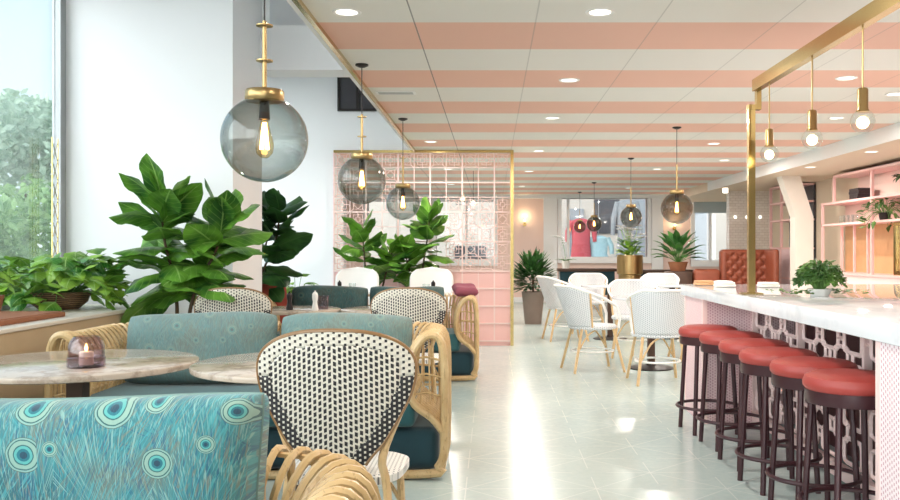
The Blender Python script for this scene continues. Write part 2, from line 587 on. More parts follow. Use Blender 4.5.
# ------------------------------------------------------------------ THE ROOM
XL = -3.4          # window wall
XR = 5.3           # back-bar wall
YB = 21.0          # far wall
YF = -2.6          # unseen glazed front, added to let daylight in
ZC = 2.497         # striped ceiling
ZH = 3.6           # high ceiling by the windows
struct('floor', MB().box(XL - 0.3, 6.4, YF, YB, -0.1, 0), 'star_tile_floor')
struct('ceiling', MB().box(-0.98, 4.09, YF, YB, ZC, ZH + 0.1), 'striped_ceiling')
struct('trim_1', MB().box(-1.05, -0.982, YF, 11.45, ZC - 0.004, ZH), 'white_paint')
struct('trim_2', MB().box(-1.0, -0.972, YF, 11.45, ZC - 0.03, ZC - 0.003), 'brass')
struct('ceiling_high', MB().box(XL - 0.2, -1.05, YF, YB, ZH, ZH + 0.1), 'ceiling_white')
struct('ceiling_rear', MB().box(XL, -0.98, 11.72, YB, ZC, ZC + .1), 'striped_ceiling')
struct('ceiling_soffit', MB().box(4.09, 6.4, YF, YB, 2.334, ZC + 0.3), 'beige_paint')
struct('trim_3', MB().box(4.07, 4.088, YF, 17.0, 2.334, ZC), 'ceiling_white')
# window wall
struct('wall_left', MB().box(XL - 0.06, XL, YF, 7.15, 0, 0.78).box(XL - 0.06, XL, YF, 11.6, 3.45, ZH)
       .box(XL - 0.2, XL, 8.06, 11.6, 0, 0.5).box(XL - 0.2, XL, 11.6, YB, 0, ZH), 'white_paint')
struct('pillar_front', MB().box(XL - 0.05, -2.06, 7.15, 8.06, 0, ZH), 'white_paint')
struct('pillar_back', MB().box(XL - 0.2, -2.03, 11.56, 12.3, 0, ZH), 'white_paint')
struct('beam', MB().box(-2.06, -1.05, 8.0, 8.34, 2.82, 3.22), 'white_paint')
struct('wall_upper', MB().box(-2.06, -1.05, 8.34, 8.5, 3.0, ZH), 'white_paint')
struct('wall_screen', MB().box(-2.03, -1.05, 11.56, 11.7, ZC + .01, ZH), 'white_paint')
w1 = struct('window_1', MB().box(XL - 0.05, XL + 0.015, 7.06, 7.15, 0.80, 3.45).box(XL - 0.10, XL - 0.04, 3.4, 3.46, 0.78, 3.45)
            .box(XL - 0.10, XL - 0.04, YF, 7.02, 3.38, 3.45).box(XL - 0.10, XL - 0.04, YF, 7.02, 0.78, 0.83)
            .box(XL - 0.10, XL - 0.04, 0.2, 0.26, 0.78, 3.45), 'grey_metal')
MB().box(XL - 0.035, XL - 0.025, YF, 7.06, 0.83, 3.38).build('window_glass', 'window_glass', w1, False)
w2 = struct('window_2', MB().box(XL - 0.10, XL - 0.02, 8.06, 8.14, 0.5, 3.45).box(XL - 0.10, XL - 0.02, 11.48, 11.56, 0.5, 3.45)
            .box(XL - 0.10, XL - 0.02, 8.14, 11.48, 0.5, 0.57).box(XL - 0.10, XL - 0.02, 8.14, 11.48, 3.38, 3.45), 'grey_metal')
MB().box(XL - 0.07, XL - 0.06, 8.14, 11.48, 0.57, 3.38).build('window_glass', 'window_glass', w2, False)
# unseen glazed front, added behind the camera as a daylight source
mb = MB()
for i in range(7):
    x = XL + (0.6 - XL) * i / 6
    mb.box(x - 0.04, x + 0.04, YF - 0.08, YF, 0, 3.6)
mb.box(XL, 0.6, YF - 0.08, YF, 0, 0.08)
w3 = struct('window_3', mb, 'grey_metal')
MB().box(XL, 0.6, YF - 0.045, YF - 0.035, 0.08, 3.55).build('window_glass', 'window_glass', w3, False)
struct('wall_sunblock_front', MB().box(0.64, 6.4, YF - 0.1, YF, 0, 2.6), 'white_paint')  # unseen wall added to keep frontal sun off the bar and bounce light
# ledge (windowsill) under window 1
struct('ledge', MB().box(XL, -2.6, YF, 7.0, 0.0, 0.775), 'tan_ledge')
struct('trim_4', MB().rbox(XL, -2.585, YF, 7.02, 0.775, 0.80, 0.006, 2), 'ledge_top')
# right side
struct('wall_right', MB().box(XR, XR + 0.2, YF, 17.0, 0, 2.4), 'beige_paint')
struct('wall_tiled', MB().box(4.48, XR + 0.2, 17.0, 17.2, 0, 2.34), 'white_tile_wall')
struct('wall_recess', MB().box(6.2, 6.4, 17.2, YB, 0, 2.4), 'beige_paint')
# far wall with openings: (x0,x1,z0,z1)
def wall_with_openings(name, x0, x1, z1, y0, y1, ops, mat):
    m = MB()
    x = x0
    for (a, b, c, d) in ops:
        m.box(x, a, y0, y1, 0, z1)
        m.box(a, b, y0, y1, 0, c)
        if d < z1 - 0.01:
            m.box(a, b, y0, y1, d, z1)
        x = b
    m.box(x, x1, y0, y1, 0, z1)
    return struct(name, m, mat)
OPS = [(-2.9, -1.5, 0.95, 2.36), (-1.3, 0.05, 1.0, 2.36), (1.62, 3.62, 1.06, 2.42), (4.72, 5.55, 0.98, 2.40)]
wall_with_openings('wall_back', XL, 6.4, ZC + 0.02, YB, YB + 0.25, OPS, 'pale_pink_paint')  # pale pink here also stands in for a pinkish glow on the wall
def far_window(i, x0, x1, z0, z1, mull, fr=0.09):
    m = MB()
    m.box(x0 - fr, x0, YB - 0.06, YB + 0.1, z0 - fr, z1).box(x1, x1 + fr, YB - 0.06, YB + 0.1, z0 - fr, z1)
    m.box(x0 - fr, x1 + fr, YB - 0.1, YB + 0.1, z0 - fr * 1.6, z0).box(x0 - fr, x1 + fr, YB - 0.06, YB + 0.1, z1, z1 + 0.05)
    for q in mull:
        m.box(q - 0.03, q + 0.03, YB + 0.02, YB + 0.09, z0, z1)
    w = struct('window_%d' % i, m, 'white_paint')
    MB().box(x0, x1, YB + 0.05, YB + 0.06, z0, z1).build('window_glass', 'window_glass', w, False)
    return w
far_window(4, *OPS[0], [-2.2])
far_window(5, *OPS[1], [-0.6])
far_window(6, *OPS[2], [1.78])
far_window(7, *OPS[3], [5.1])
struct('trim_5', MB().box(XL, 6.2, YB - 0.12, YB, 2.42, ZC), 'white_paint')
struct('trim_6', MB().box(1.2, 1.52, YB - 0.08, YB, 0, 2.42).box(3.72, 3.98, YB - 0.08, YB, 0, 2.42), 'white_paint')
struct('baseboard_back', MB().box(XL, 6.2, YB - 0.03, YB, 0, 0.12), 'white_paint')
# dark clerestory window in the wall over the screen
w8 = struct('window_8', MB().box(-1.98, -1.48, 11.52, 11.56, 3.0, 3.03).box(-1.98, -1.48, 11.52, 11.56, 3.42, 3.45).box(-1.98, -1.95, 11.52, 11.56, 3.03, 3.42)
            .box(-1.51, -1.48, 11.52, 11.56, 3.03, 3.42).box(-1.74, -1.71, 11.52, 11.56, 3.03, 3.42).box(-1.71, -1.51, 11.52, 11.56, 3.2, 3.23), 'dark_metal')
MB().box(-1.95, -1.51, 11.545, 11.555, 3.03, 3.42).build('window_glass', 'shop_dark', w8, False)

# ------------------------------------------------------------------ OUTSIDE
def leaf_cloud(blobs, n, size, seed):
    r = random.Random(seed)
    m = MB(); m.keep = True
    for (c, rad) in blobs:
        for _ in range(n):
            u = Vector((r.gauss(0, 1), r.gauss(0, 1), r.gauss(0, 1))).normalized()
            k = r.uniform(0.55, 1.0)
            p = Vector(c) + Vector((u.x * rad[0], u.y * rad[1], u.z * rad[2])) * k
            s_ = size * r.uniform(0.6, 1.3)
            E = Euler((r.uniform(0, 6.3), r.uniform(0, 6.3), r.uniform(0, 6.3))).to_matrix()
            q = [(-s_ * 0.5, 0, 0), (0, s_, 0), (s_ * 0.5, 0, 0), (0, -s_, 0)]
            m.add([E @ Vector(a) + p for a in q], [(0, 1, 2, 3)], [(-1, .5), (0, 1), (1, .5), (0, 0)])
    return m
gr = struct('ground_outside', MB().box(-60, XL - 0.2, -20, 60, -0.4, -0.15), 'asphalt')
struct('street_outside', MB().box(-60, 60, YB + 0.25, 60, -0.4, -0.15), 'asphalt')
t = thing('tree', 'pale silvery tree standing outside the tall window', 'tree', (-11.2, 21.5, 0.75))
leaf_cloud([((0, 0, 3.0), (1.6, 1.6, 1.2)), ((-0.8, 1, 3.6), (1.3, 1.3, 0.9)), ((1.2, -0.7, 2.7), (1.3, 1.3, 1.0)), ((-0.2, -2.2, 3.0), (1.5, 1.4, 1.0)), ((1.0, 2.4, 3.0), (1.5, 1.4, 1.0))], 900, 0.14, 3).build('crown', 'grey_leaf', t, False)
MB().tube([(0, 0, -.9), (0.05, 0, 1.5), (0, 0.1, 3.0)], [0.16, 0.13, 0.08], 8).build('trunk', 'stem_bark', t)
t = thing('bush', 'rounded green bush outside the tall window below the pale tree', 'bush', (-7.6, 13.2, -0.15))
leaf_cloud([((0, 0, 1.2), (1.2, 1.5, 1.15)), ((0.2, 1.7, 1.3), (1.1, 1.3, 1.2)), ((-0.5, -1.4, 1.2), (1.2, 1.2, 1.1)), ((-0.6, 2.9, 1.4), (1.2, 1.2, 1.3))], 1000, 0.11, 5).build('foliage', 'tree_leaf', t, False)
MB().tube([(0, 0, 0), (0, 0, 1.0)], 0.08, 6).build('stem', 'stem_bark', t)
# street front opposite the far windows
t = thing('shop_building', 'pale shop building across the street behind the far windows', 'building', (0, 29, -0.15))
MB().box(-12, 14, 0, 1, 0, 7).build('wall', 'facade', t, False)
for (a, b, c, d, mt) in [(1.3, 2.0, 0.6, 2.9, 'shop_dark'), (2.5, 2.95, 0.4, 2.7, 'facade_grey'), (3.3, 4.1, 1.9, 3.0, 'shop_dark'), (4.35, 4.95, 0.3, 3.3, 'facade_grey'),
                         (-1.2, -0.2, 0.8, 1.5, 'shop_dark'), (6.4, 6.9, 0.4, 3.2, 'facade_grey')]:
    MB().box(a, b, -0.08, 0, c, d).build('shop_window', mt, t, False)
def garment(lb, x, y, z, w, h, mat, flare=1.2):
    t = thing('hanging_garment', lb, 'garment', (x, y, z), 0, 'garments displayed across the street')
    MB().lathe([(w * .5 * flare, -h), (w * .42, -h * .55), (w * .46, -h * .2), (w * .5, -.08), (w * .2, -.01), (0, 0)], n=20, sy=.45).build('body', mat, t)
    for sx in (-1, 1):
        MB().tube([(sx * w * .42, 0, -.08), (sx * w * .62, 0, -h * .3), (sx * w * .66, 0, -h * .55)], [.09, .08, .06], 8).build('sleeve', mat, t)
    MB().tube([(0, 0, -.01), (0, 0, 4.05 - z)], .008, 5).build('hanger_wire', 'grey_metal', t)
plain('pale_blue_cloth', rgb(176, 204, 208), 0.8)
plain('grey_cloth', rgb(150, 150, 152), 0.8, var=.25, scale=14)
garment('red garment on show behind the far window', 2.62, 26.5, 2.15, .62, 1.25, 'banner_red', 1.0)
garment('pale blue garment on show behind the far window', 3.15, 26.6, 1.65, .6, 1.0, 'pale_blue_cloth', 1.5)
garment('grey patterned long coat on show behind the far window', 3.95, 26.4, 2.7, .62, 1.9, 'grey_cloth', 1.1)
t = thing('street_canopy', 'grey canopy beam over the garments across the street', 'canopy', (0, 26.5, 4.05))
MB().box(.5, 6, -.3, .3, 0, .25).build('beam_box', 'facade_grey', t, False)
for x in (.6, 5.9):
    MB().box(x - .06, x + .06, -.06, .06, -4.2, 0).build('post', 'facade_grey', t, False)

# ------------------------------------------------------------------ RATTAN SETTEES
def arc_path(W, D, r, step):
    """U shaped centre line: right arm front -> back -> left arm front; returns (pos, outward normal)."""
    pts = []
    x = W / 2
    L1 = D - r
    n = int(L1 / step)
    for i in range(n + 1):
        pts.append(((x, i * L1 / n), (1, 0), 'ra'))
    k = 7
    for i in range(1, k):
        a = PI / 2 * i / k
        pts.append(((x - r + r * math.cos(a), L1 + r * math.sin(a)), (math.cos(a), math.sin(a)), 'ra'))
    L2 = 2 * (x - r)
    n2 = int(L2 / (step * 1.0))
    for i in range(n2 + 1):
        pts.append(((x - r - i * L2 / n2, D), (0, 1), 'bk'))
    for i in range(1, k):
        a = PI / 2 + PI / 2 * i / k
        pts.append(((-x + r + r * math.cos(a), L1 + r * math.sin(a)), (math.cos(a), math.sin(a)), 'la'))
    for i in range(n + 1):
        pts.append(((-x, L1 - i * L1 / n), (-1, 0), 'la'))
    return pts
PROF = [(.088, .26), (.03, .33), (-.06, .40), (-.092, .50), (-.088, .60), (-.06, .69), (-.015, .75), (.03, .77), (.07, .75), (.092, .69), (.10, .58), (.10, .40), (.10, .22), (.095, .06)]
def smooth_path(P, sub=3, closed=False):
    out = []
    n = len(P)
    rngi = n if closed else n - 1
    for i in range(rngi):
        p0 = Vector(P[i - 1] if (i > 0 or closed) else P[0]); p1 = Vector(P[i]); p2 = Vector(P[(i + 1) % n])
        p3 = Vector(P[(i + 2) % n] if (i + 2 < n or closed) else P[n - 1])
        for k in range(sub):
            t = k / sub
            out.append(0.5 * ((2 * p1) + (p2 - p0) * t + (2 * p0 - 5 * p1 + 4 * p2 - p3) * t * t + (3 * p1 - p0 - 3 * p2 + p3) * t ** 3))
    if not closed:
        out.append(Vector(P[-1]))
    return out
PROF_S = [(p.x, p.y) for p in smooth_path([(a, b, 0) for a, b in PROF], 2)]
SW, SD = 1.90, 0.80          # centre-line width and depth
def make_settee(label, loc):
    t = thing('rattan_settee', label, 'sofa', loc, 0, 'rattan settees along the window side')
    P = arc_path(SW, SD, 0.22, 0.058)
    groups = {'ra': MB(), 'bk': MB(), 'la': MB()}
    for i, ((x, y), (nx, ny), g) in enumerate(P):
        r = 0.0095 if g != 'bk' else 0.008
        groups[g].tube([(x + nx * u, y + ny * u, z) for u, z in PROF_S], r, 6)
    # lengthwise rails
    for (u, z) in [(-.085, .47), (-.07, .66), (.10, .5), (.10, .2), (.03, .755)]:
        for g in groups:
            seq = [(x + nx * u, y + ny * u, z) for (x, y), (nx, ny), gg in P if gg == g]
            groups[g].tube(seq, 0.007, 5)
    names = {'ra': 'armrest', 'bk': 'backrest', 'la': 'armrest'}
    for g, m in groups.items():
        a = m.build(names[g], 'rattan', t)
        if g != 'bk':
            s_ = 1 if g == 'ra' else -1
            lp = MB()
            q = [(s_ * (SW / 2 + u), -0.01, z) for u, z in PROF[:-1]]
            lp.tube(smooth_path(q, 4), 0.021, 8)
            lp.tube(smooth_path([(a_[0] - s_ * 0.012, 0.025, a_[2] + 0.004) for a_ in q], 4), 0.017, 8)
            lp.build('front_loop', 'rattan', a)
            wr = MB()
            for z in (.45, .55, .64):
                wr.tube([(s_ * (SW / 2 - .085), 0.0, z), (s_ * (SW / 2), 0.02, z + 0.01), (s_ * (SW / 2 + .095), 0.0, z - .01)], 0.006, 5)
            for u in (-.03, .02, .05):
                wr.tube([(s_ * (SW / 2 + u), 0.015, .40), (s_ * (SW / 2 + u * .6), 0.02, .74)], 0.005, 5)
            wr.build('cane_lattice', 'rattan', a)
    x = SW / 2 + 0.095
    base = [(-x, 0, .30), (-x, 0, .14), (-x + .03, 0, .07), (-x + .10, 0, .03), (0, 0, .025), (x - .10, 0, .03), (x - .03, 0, .07), (x, 0, .14), (x, 0, .30)]
    MB().tube(smooth_path(base, 4), 0.024, 8).build('base_rail', 'rattan', t)
    b = MB(); b.rbox(-x + .03, x - .03, 0.03, SD - 0.06, 0.04, 0.27, 0.05, 4)
    b.build('seat_base', 'teal_velvet', t)
    c = MB(); c.rbox(-SW / 2 + .06, SW / 2 - .06, -0.01, SD - .12, 0.275, 0.44, 0.035, 4)
    c.build('seat_cushion', 'teal_seat', t)
    return t
settee = make_settee('rattan settee with peacock cushion nearest the camera, only its curved corner showing', (-1.27, 1.22, 0))
dup(settee, (-1.30, 4.78, 0), 0, 'rattan settee with two sage peacock pillows facing the marble tables with the candle jar')
dup(settee, (-1.19, 8.36, 0), 0, 'rattan settee farther back with dark teal pillows, before the white chairs')

# ------------------------------------------------------------------ PILLOWS
def pillow_mb(w, h, th, p=3.6, n=34, boxy=0.0, seed=0, rc=1.0):
    r = random.Random(seed)
    a, b, c, d = [r.uniform(0, 6) for _ in range(4)]
    m = MB()
    for side in (-1, 1):
        v = []; uv = []; f = []
        for j in range(n + 1):
            for i in range(n + 1):
                u = -1 + 2 * i / n; q = -1 + 2 * j / n
                u = math.sin(u * PI / 2) ; q = math.sin(q * PI / 2)
                k = max(0.0, (1 - abs(u) ** p) * (1 - abs(q) ** p)) ** (0.5 - 0.25 * boxy)
                pinch = 1 - 0.035 * (abs(u) ** 2) * (1 - abs(q)) - 0.0
                pinx = 1 - 0.03 * (1 - abs(u)) 
                wob = 0.006 * math.sin(3 * u + a) + 0.006 * math.sin(4.3 * q + b + u)
                x = u * w / 2 * (1 - 0.02 * (1 - q * q) - 0.035 * rc * q ** 6)
                z = q * h / 2 * (1 - 0.02 * (1 - u * u) - 0.10 * rc * u ** 6) + 0.008 * math.sin(2.6 * u + c) * max(0, q)
                y = side * (th / 2 * k + wob * k)
                v.append((x, y, z)); uv.append((u * w / 2 + side * 0.37, q * h / 2 + w))
        for j in range(n):
            for i in range(n):
                o = j * (n + 1) + i
                f.append((o, o + 1, o + n + 2, o + n + 1))
        m.add(v, f, uv)
    return m
def pillow(name, label, w, h, th, mat, loc, rot, group=None, boxy=0.0, seed=0, cat='cushion', p=3.6, rc=1.0):
    m = pillow_mb(w, h, th, p=p, seed=seed, boxy=boxy, rc=rc)
    m.keep = False
    o = m.build(name, mat, None)
    o.location = loc
    o.rotation_euler = rot
    pip = MB(); c = [random.Random(seed).uniform(0, 6) for _ in range(1)] and (lambda r_: [r_.uniform(0, 6) for _ in range(4)][2])(random.Random(seed))
    # seam piping round the edge
    pts = []
    n = 40
    for k in range(4 * n):
        sd, tt = divmod(k, n)
        q = -1 + 2 * tt / n
        u_, z_ = [(q, -1), (1, q), (-q, 1), (-1, -q)][sd]
        x = u_ * w / 2 * (1 - 0.02 * (1 - z_ * z_) - 0.035 * rc * z_ ** 6)
        z = z_ * h / 2 * (1 - 0.02 * (1 - u_ * u_) - 0.10 * rc * u_ ** 6) + (0.008 * math.sin(2.6 * u_ + c) if z_ > 0 else 0) * abs(z_)
        pts.append((x, 0, z))
    pip.tube(pts, 0.0035, 5, closed=True)
    s_ = pip.build('seam', mat, o)
    return tag(o, label, cat, group)
G = 'peacock pillows on the settees'
pillow('pillow', 'bright turquoise peacock feather pillow filling the corner nearest the camera', 1.08, .48, .30, 'peacock_bright', (-1.00, 1.80, .690), (R(-9), 0, R(-1)), G, 0.9, 1, p=12, rc=.25)
pillow('pillow', 'sage peacock pillow beside the marble table with the candle jar', .88, .42, .27, 'peacock_sage', (-1.70, 5.27, .645), (R(-14), 0, R(1)), G, 0.2, 2)
pillow('pillow', 'sage peacock pillow behind the large woven chair back', .78, .42, .26, 'peacock_sage', (-.855, 5.27, .640), (R(-14), 0, R(-1)), G, 0.2, 3)
pillow('pillow', 'dark teal pillow with faint feathers below the first white chair', .76, .43, .24, 'peacock_deep', (-1.60, 8.86, .655), (R(-14), 0, R(1)), G, 0.2, 4)
pillow('pillow', 'dark teal pillow partly hidden by the round woven chair back, below the second white chair', .74, .43, .24, 'peacock_deep', (-.84, 8.86, .652), (R(-14), 0, 0), G, 0.2, 5)
pillow('throw_cushion', 'mauve pink cushion on the corner of the farther settee', .24, .20, .10, 'mauve_fabric', (-.27, 9.0, .822), (R(-72), 0, R(15)), None, 0.2, 6)
pillow('throw_cushion', 'rust red cushion at the pillar end of the farther settee', .34, .46, .15, 'rust_fabric', (-2.14, 8.72, .665), (R(-12), 0, R(35)), None, 0.2, 7)

# ------------------------------------------------------------------ MARBLE TABLES
def make_table(label, loc, r, group, mat='table_marble', zt=0.74):
    t = thing('cafe_table', label, 'table', loc, 0, group)
    th = 0.028
    MB().lathe([(r - .012, zt - th), (r - .003, zt - th + .004), (r, zt - th * .5), (r - .003, zt - .004), (r - .012, zt)], n=64).build('tabletop', mat, t)
    MB().box(-.035, .035, -.035, .035, .03, zt - th - .012).lathe([(.12, zt - th - .014), (.12, zt - th)], n=24).build('pedestal', 'dark_wood', t)
    MB().lathe([(.23, 0), (.23, .012), (.2, .022), (.05, .034), (.045, .05)], n=32).build('foot_plate', 'dark_metal', t)
    return t
GT = 'round marble tables on the settee side'
make_table('round marble table holding the candle jar', (-1.785, 3.88, 0), .50, GT)
make_table('round marble table behind the large woven chair back', (-.80, 3.86, 0), .475, GT)
make_table('round marble table with salt and pepper mills', (-1.63, 7.38, 0), .39, GT)
make_table('round marble table without mills behind the second settee', (-.79, 7.38, 0), .45, GT)
make_table('round marble table below the first white chair behind the dark teal pillow', (-1.62, 9.98, 0), .36, GT)
make_table('round marble table below the second white chair beside the pink screen', (-.78, 9.98, 0), .36, GT)

# candle jar
t = thing('candle_jar', 'lilac glass candle jar with a lit candle on the marble table', 'candle', (-1.668, 3.70, .7405))
MB().lathe([(.06, 0), (.068, .004), (.07, .03), (.07, .085), (.062, .108), (.048, .125), (.044, .125), (.058, .104), (.064, .083), (.064, .03), (.062, .012), (.0, .010)], n=32).build('jar', 'lilac_glass', t)
c = MB().lathe([(.028, .0115), (.028, .06), (.02, .064), (.0, .062)], n=20).build('candle', 'wax', t)
MB().lathe([(0, .062), (.006, .07), (.007, .078), (.003, .09), (0, .096)], n=10).build('flame', 'flame', c)
MB().lathe([(.071, .0), (.0745, .004), (.0745, .04), (.071, .042)], n=32).build('jar_band', 'lilac_glass', t)

# mills, little glasses
def mill(name, label, loc, mat, h=.14, group=None, cat='mill'):
    t = thing(name, label, cat, loc, 0, group)
    MB().lathe([(.026, 0), (.028, .01), (.022, .04), (.017, .07), (.022, .09), (.024, h * .72)], n=16).build('body', mat, t)
    MB().lathe([(.022, h * .72), (.024, h * .78), (.018, h * .88), (.006, h * .94), (.008, h * .98), (0, h)], n=16).build('cap', mat, t)
    return t
mill('pepper_mill', 'black pepper mill on the marble table beside the white salt shaker', (-1.62, 7.20, .7405), 'black_wood', .15)
mill('salt_shaker', 'white salt shaker on the marble table beside the black mill', (-1.40, 7.12, .7405), 'white_ceramic', .16)
def tumbler(name, label, loc, r=.035, h=.09, mat='clear_glass', cat='glass', group=None):
    m = MB().lathe([(r * .85, 0), (r, h), (r - .003, h), (r * .85 - .003, .006), (0, .006)], n=20)
    return tag(m.build(name, mat, None, True, loc), label, cat, group)
tumbler('tea_light_glass', 'small dark glass votive behind the white salt shaker', (-1.37, 7.30, .7405), .05, .11, 'lilac_glass', 'candle holder')
mill('pepper_mill', 'dark mill standing before the first white chair', (-1.66, 9.80, .7405), 'black_wood', .15)
tumbler('water_glass', 'clear tumbler before the first white chair', (-1.52, 9.80, .7405), .04, .12)
mill('pepper_mill', 'dark mill standing before the second white chair', (-.64, 9.80, .7405), 'black_wood', .15)
tumbler('water_glass', 'clear tumbler before the second white chair', (-.72, 9.82, .7405), .04, .11)

# ------------------------------------------------------------------ BLACK AND WHITE BISTRO CHAIRS (face +Y)
OUT = [(.50, .100), (.53, .122), (.57, .158), (.62, .190), (.68, .224), (.73, .248), (.78, .262), (.82, .266), (.85, .262), (.88, .247), (.905, .220), (.925, .185), (.94, .140), (.95, .085), (.954, .0)]
def hw(z):
    for (a, b), (c, d) in zip(OUT, OUT[1:]):
        if a <= z <= c:
            return b + (d - b) * (z - a) / (c - a)
    return 0.0
def back_pt(x, z):
    return (x, -0.21 + 0.95 * x * x - (z - .5) * 0.10, z)
def make_bistro(label, loc, rotz=0.0):
    t = thing('bistro_chair', label, 'chair', loc, rotz, 'black and white woven bistro chairs')
    outl = [(b, a) for a, b in OUT]
    full = outl + [(-x, z) for x, z in outl[::-1][1:]]
    full_s = [(p.x, p.y) for p in smooth_path([(a, b, 0) for a, b in full], 3)]
    def edge_dist(x, z):
        d = 9; w = None
        for (a, b) in full_s:
            q = (a - x) ** 2 + (b - z) ** 2
            if q < d:
                d = q; w = b
        return math.sqrt(d), w
    nx, nz = 44, 46
    parts = {'c': MB(), 't': MB(), 's': MB(), 'r': MB()}
    zs = [.50 + (.954 - .50) * (1 - (1 - j / nz) ** 1.35) for j in range(nz + 1)]
    for j in range(nz):
        for i in range(nx):
            quad = []; uvs = []
            for (di, dj) in ((0, 0), (1, 0), (1, 1), (0, 1)):
                z = zs[j + dj]; x = hw(z) * (-1 + 2 * (i + di) / nx)
                quad.append(back_pt(x, z)); uvs.append((x, z))
            cx = sum(u[0] for u in uvs) / 4; cz = sum(u[1] for u in uvs) / 4
            d, _ = edge_dist(cx, cz)
            key = 'c' if d > .05 else ('t' if cz > .80 else ('s' if cx < 0 else 'r'))
            parts[key].add(quad, [(0, 1, 2, 3)], uvs)
    def thick(m, name, mat, par):
        m2 = MB(); m2.add(m.v, m.f, m.uv)
        m2.keep = False
        o = m2.build(name, mat, par)
        md = o.modifiers.new('solid', 'SOLIDIFY'); md.thickness = 0.012; md.offset = 0
        return o
    b = thick(parts['c'], 'backrest', 'weave_center', t)
    thick(parts['t'], 'top_border', 'weave_top', b)
    thick(parts['s'], 'side_border', 'weave_side', b)
    thick(parts['r'], 'side_border', 'weave_side', b)
    MB().tube([back_pt(x, z) for x, z in full_s], 0.0078, 7).build('back_rim', 'brown_cane', t)
    s = MB()
    se = []
    for k in range(40):
        a = 2 * PI * k / 40
        x = .215 * math.copysign(abs(math.cos(a)) ** .6, math.cos(a)); y = .205 * math.copysign(abs(math.sin(a)) ** .6, math.sin(a))
        se.append((x * (1 + .08 * y / .2), y + .03))
    n = len(se)
    v = [(0, .03, .452)] + [(x * q, .03 + (y - .03) * q, zz) for q, zz in ((.5, .452), (.9, .455), (1, .445), (1, .42), (.9, .412)) for x, y in se]
    f = [(0, 1 + i, 1 + (i + 1) % n) for i in range(n)]
    for k in range(4):
        for i in range(n):
            f.append((1 + k * n + i, 1 + (k + 1) * n + i, 1 + (k + 1) * n + (i + 1) % n, 1 + k * n + (i + 1) % n))
    f.append(tuple(1 + 4 * n + i for i in range(n)))
    s.add(v, f, [(p[0], p[1]) for p in v])
    s.build('seat', 'weave_seat', t)
    for sx in (-1, 1):
        MB().tube([(sx * .19, .22, 0), (sx * .175, .19, .43)], .0145, 8).build('leg', 'bamboo', t)
        MB().tube(smooth_path([(sx * .20, -.24, 0), (sx * .17, -.17, .40), (sx * .155, -.18, .52), (sx * .215, -.165, .68)], 4), .0145, 8).build('leg', 'bamboo', t)
        MB().tube([(sx * .193, -.215, .16), (sx * .185, .205, .16)], .010, 6).build('stretcher', 'bamboo', t)
        MB().tube(smooth_path([(sx * .182, .2, .26), (sx * .1, .2, .38), (0, .2, .415), ], 4), .009, 6).build('leg_brace', 'bamboo', t)
    for y in (-.2, .2):
        MB().tube([(-.19, y, .22), (.19, y, .22)], .010, 6).build('stretcher', 'bamboo', t)
    return t
bistro = make_bistro('black and white woven chair with large round back nearest the camera, at the marble table', (-.525, 3.22, 0), 0)
dup(bistro, (-1.84, 6.53, 0), R(4), 'black and white woven chair behind the sage pillow, close to the large leafy plant')
dup(bistro, (-.575, 6.50, 0), R(-3), 'black and white woven chair behind the second sage pillow, beside the rattan arm')

# white moulded chairs by the screen (face -Y)
def make_shell_chair(label, loc, rotz=0.0):
    t = thing('shell_chair', label, 'chair', loc, rotz, 'white moulded chairs before the pink screen')
    pts = []
    nx, nz = 20, 18
    v = []; f = []; uv = []
    for j in range(nz + 1):
        z = .48 + .54 * j / nz
        k = (z - .86) / .16
        w = .255 if k <= 0 else .255 * max(0, 1 - k ** 2.6) ** .38
        w *= (0.88 + .12 * min(1, (z - .48) / .3))
        for i in range(nx + 1):
            x = w * (-1 + 2 * i / nx)
            v.append((x, .20 + (z - .48) * .12 - .9 * x * x, z)); uv.append((x, z))
    for j in range(nz):
        for i in range(nx):
            o = j * (nx + 1) + i
            f.append((o, o + 1, o + nx + 2, o + nx + 1))
    m = MB(); m.add(v, f, uv)
    o = m.build('backrest', 'white_plastic', t)
    md = o.modifiers.new('solid', 'SOLIDIFY'); md.thickness = .018; md.offset = 0
    MB().rbox(-.23, .23, -.24, .22, .44, .475, .016, 3).build('seat', 'white_plastic', t)
    for sx in (-1, 1):
        for (y, ty) in ((-.22, -.17), (.24, .17)):
            MB().tube([(sx * .22, y, 0), (sx * .17, ty, .445)], .013, 8).build('leg', 'bamboo', t)
    return t
shell = make_shell_chair('white moulded chair with rounded back before the pillar side plant', (-1.59, 10.42, 0))
dup(shell, (-.715, 10.44, 0), 0, 'white moulded chair with rounded back before the pink screen and taller plant')

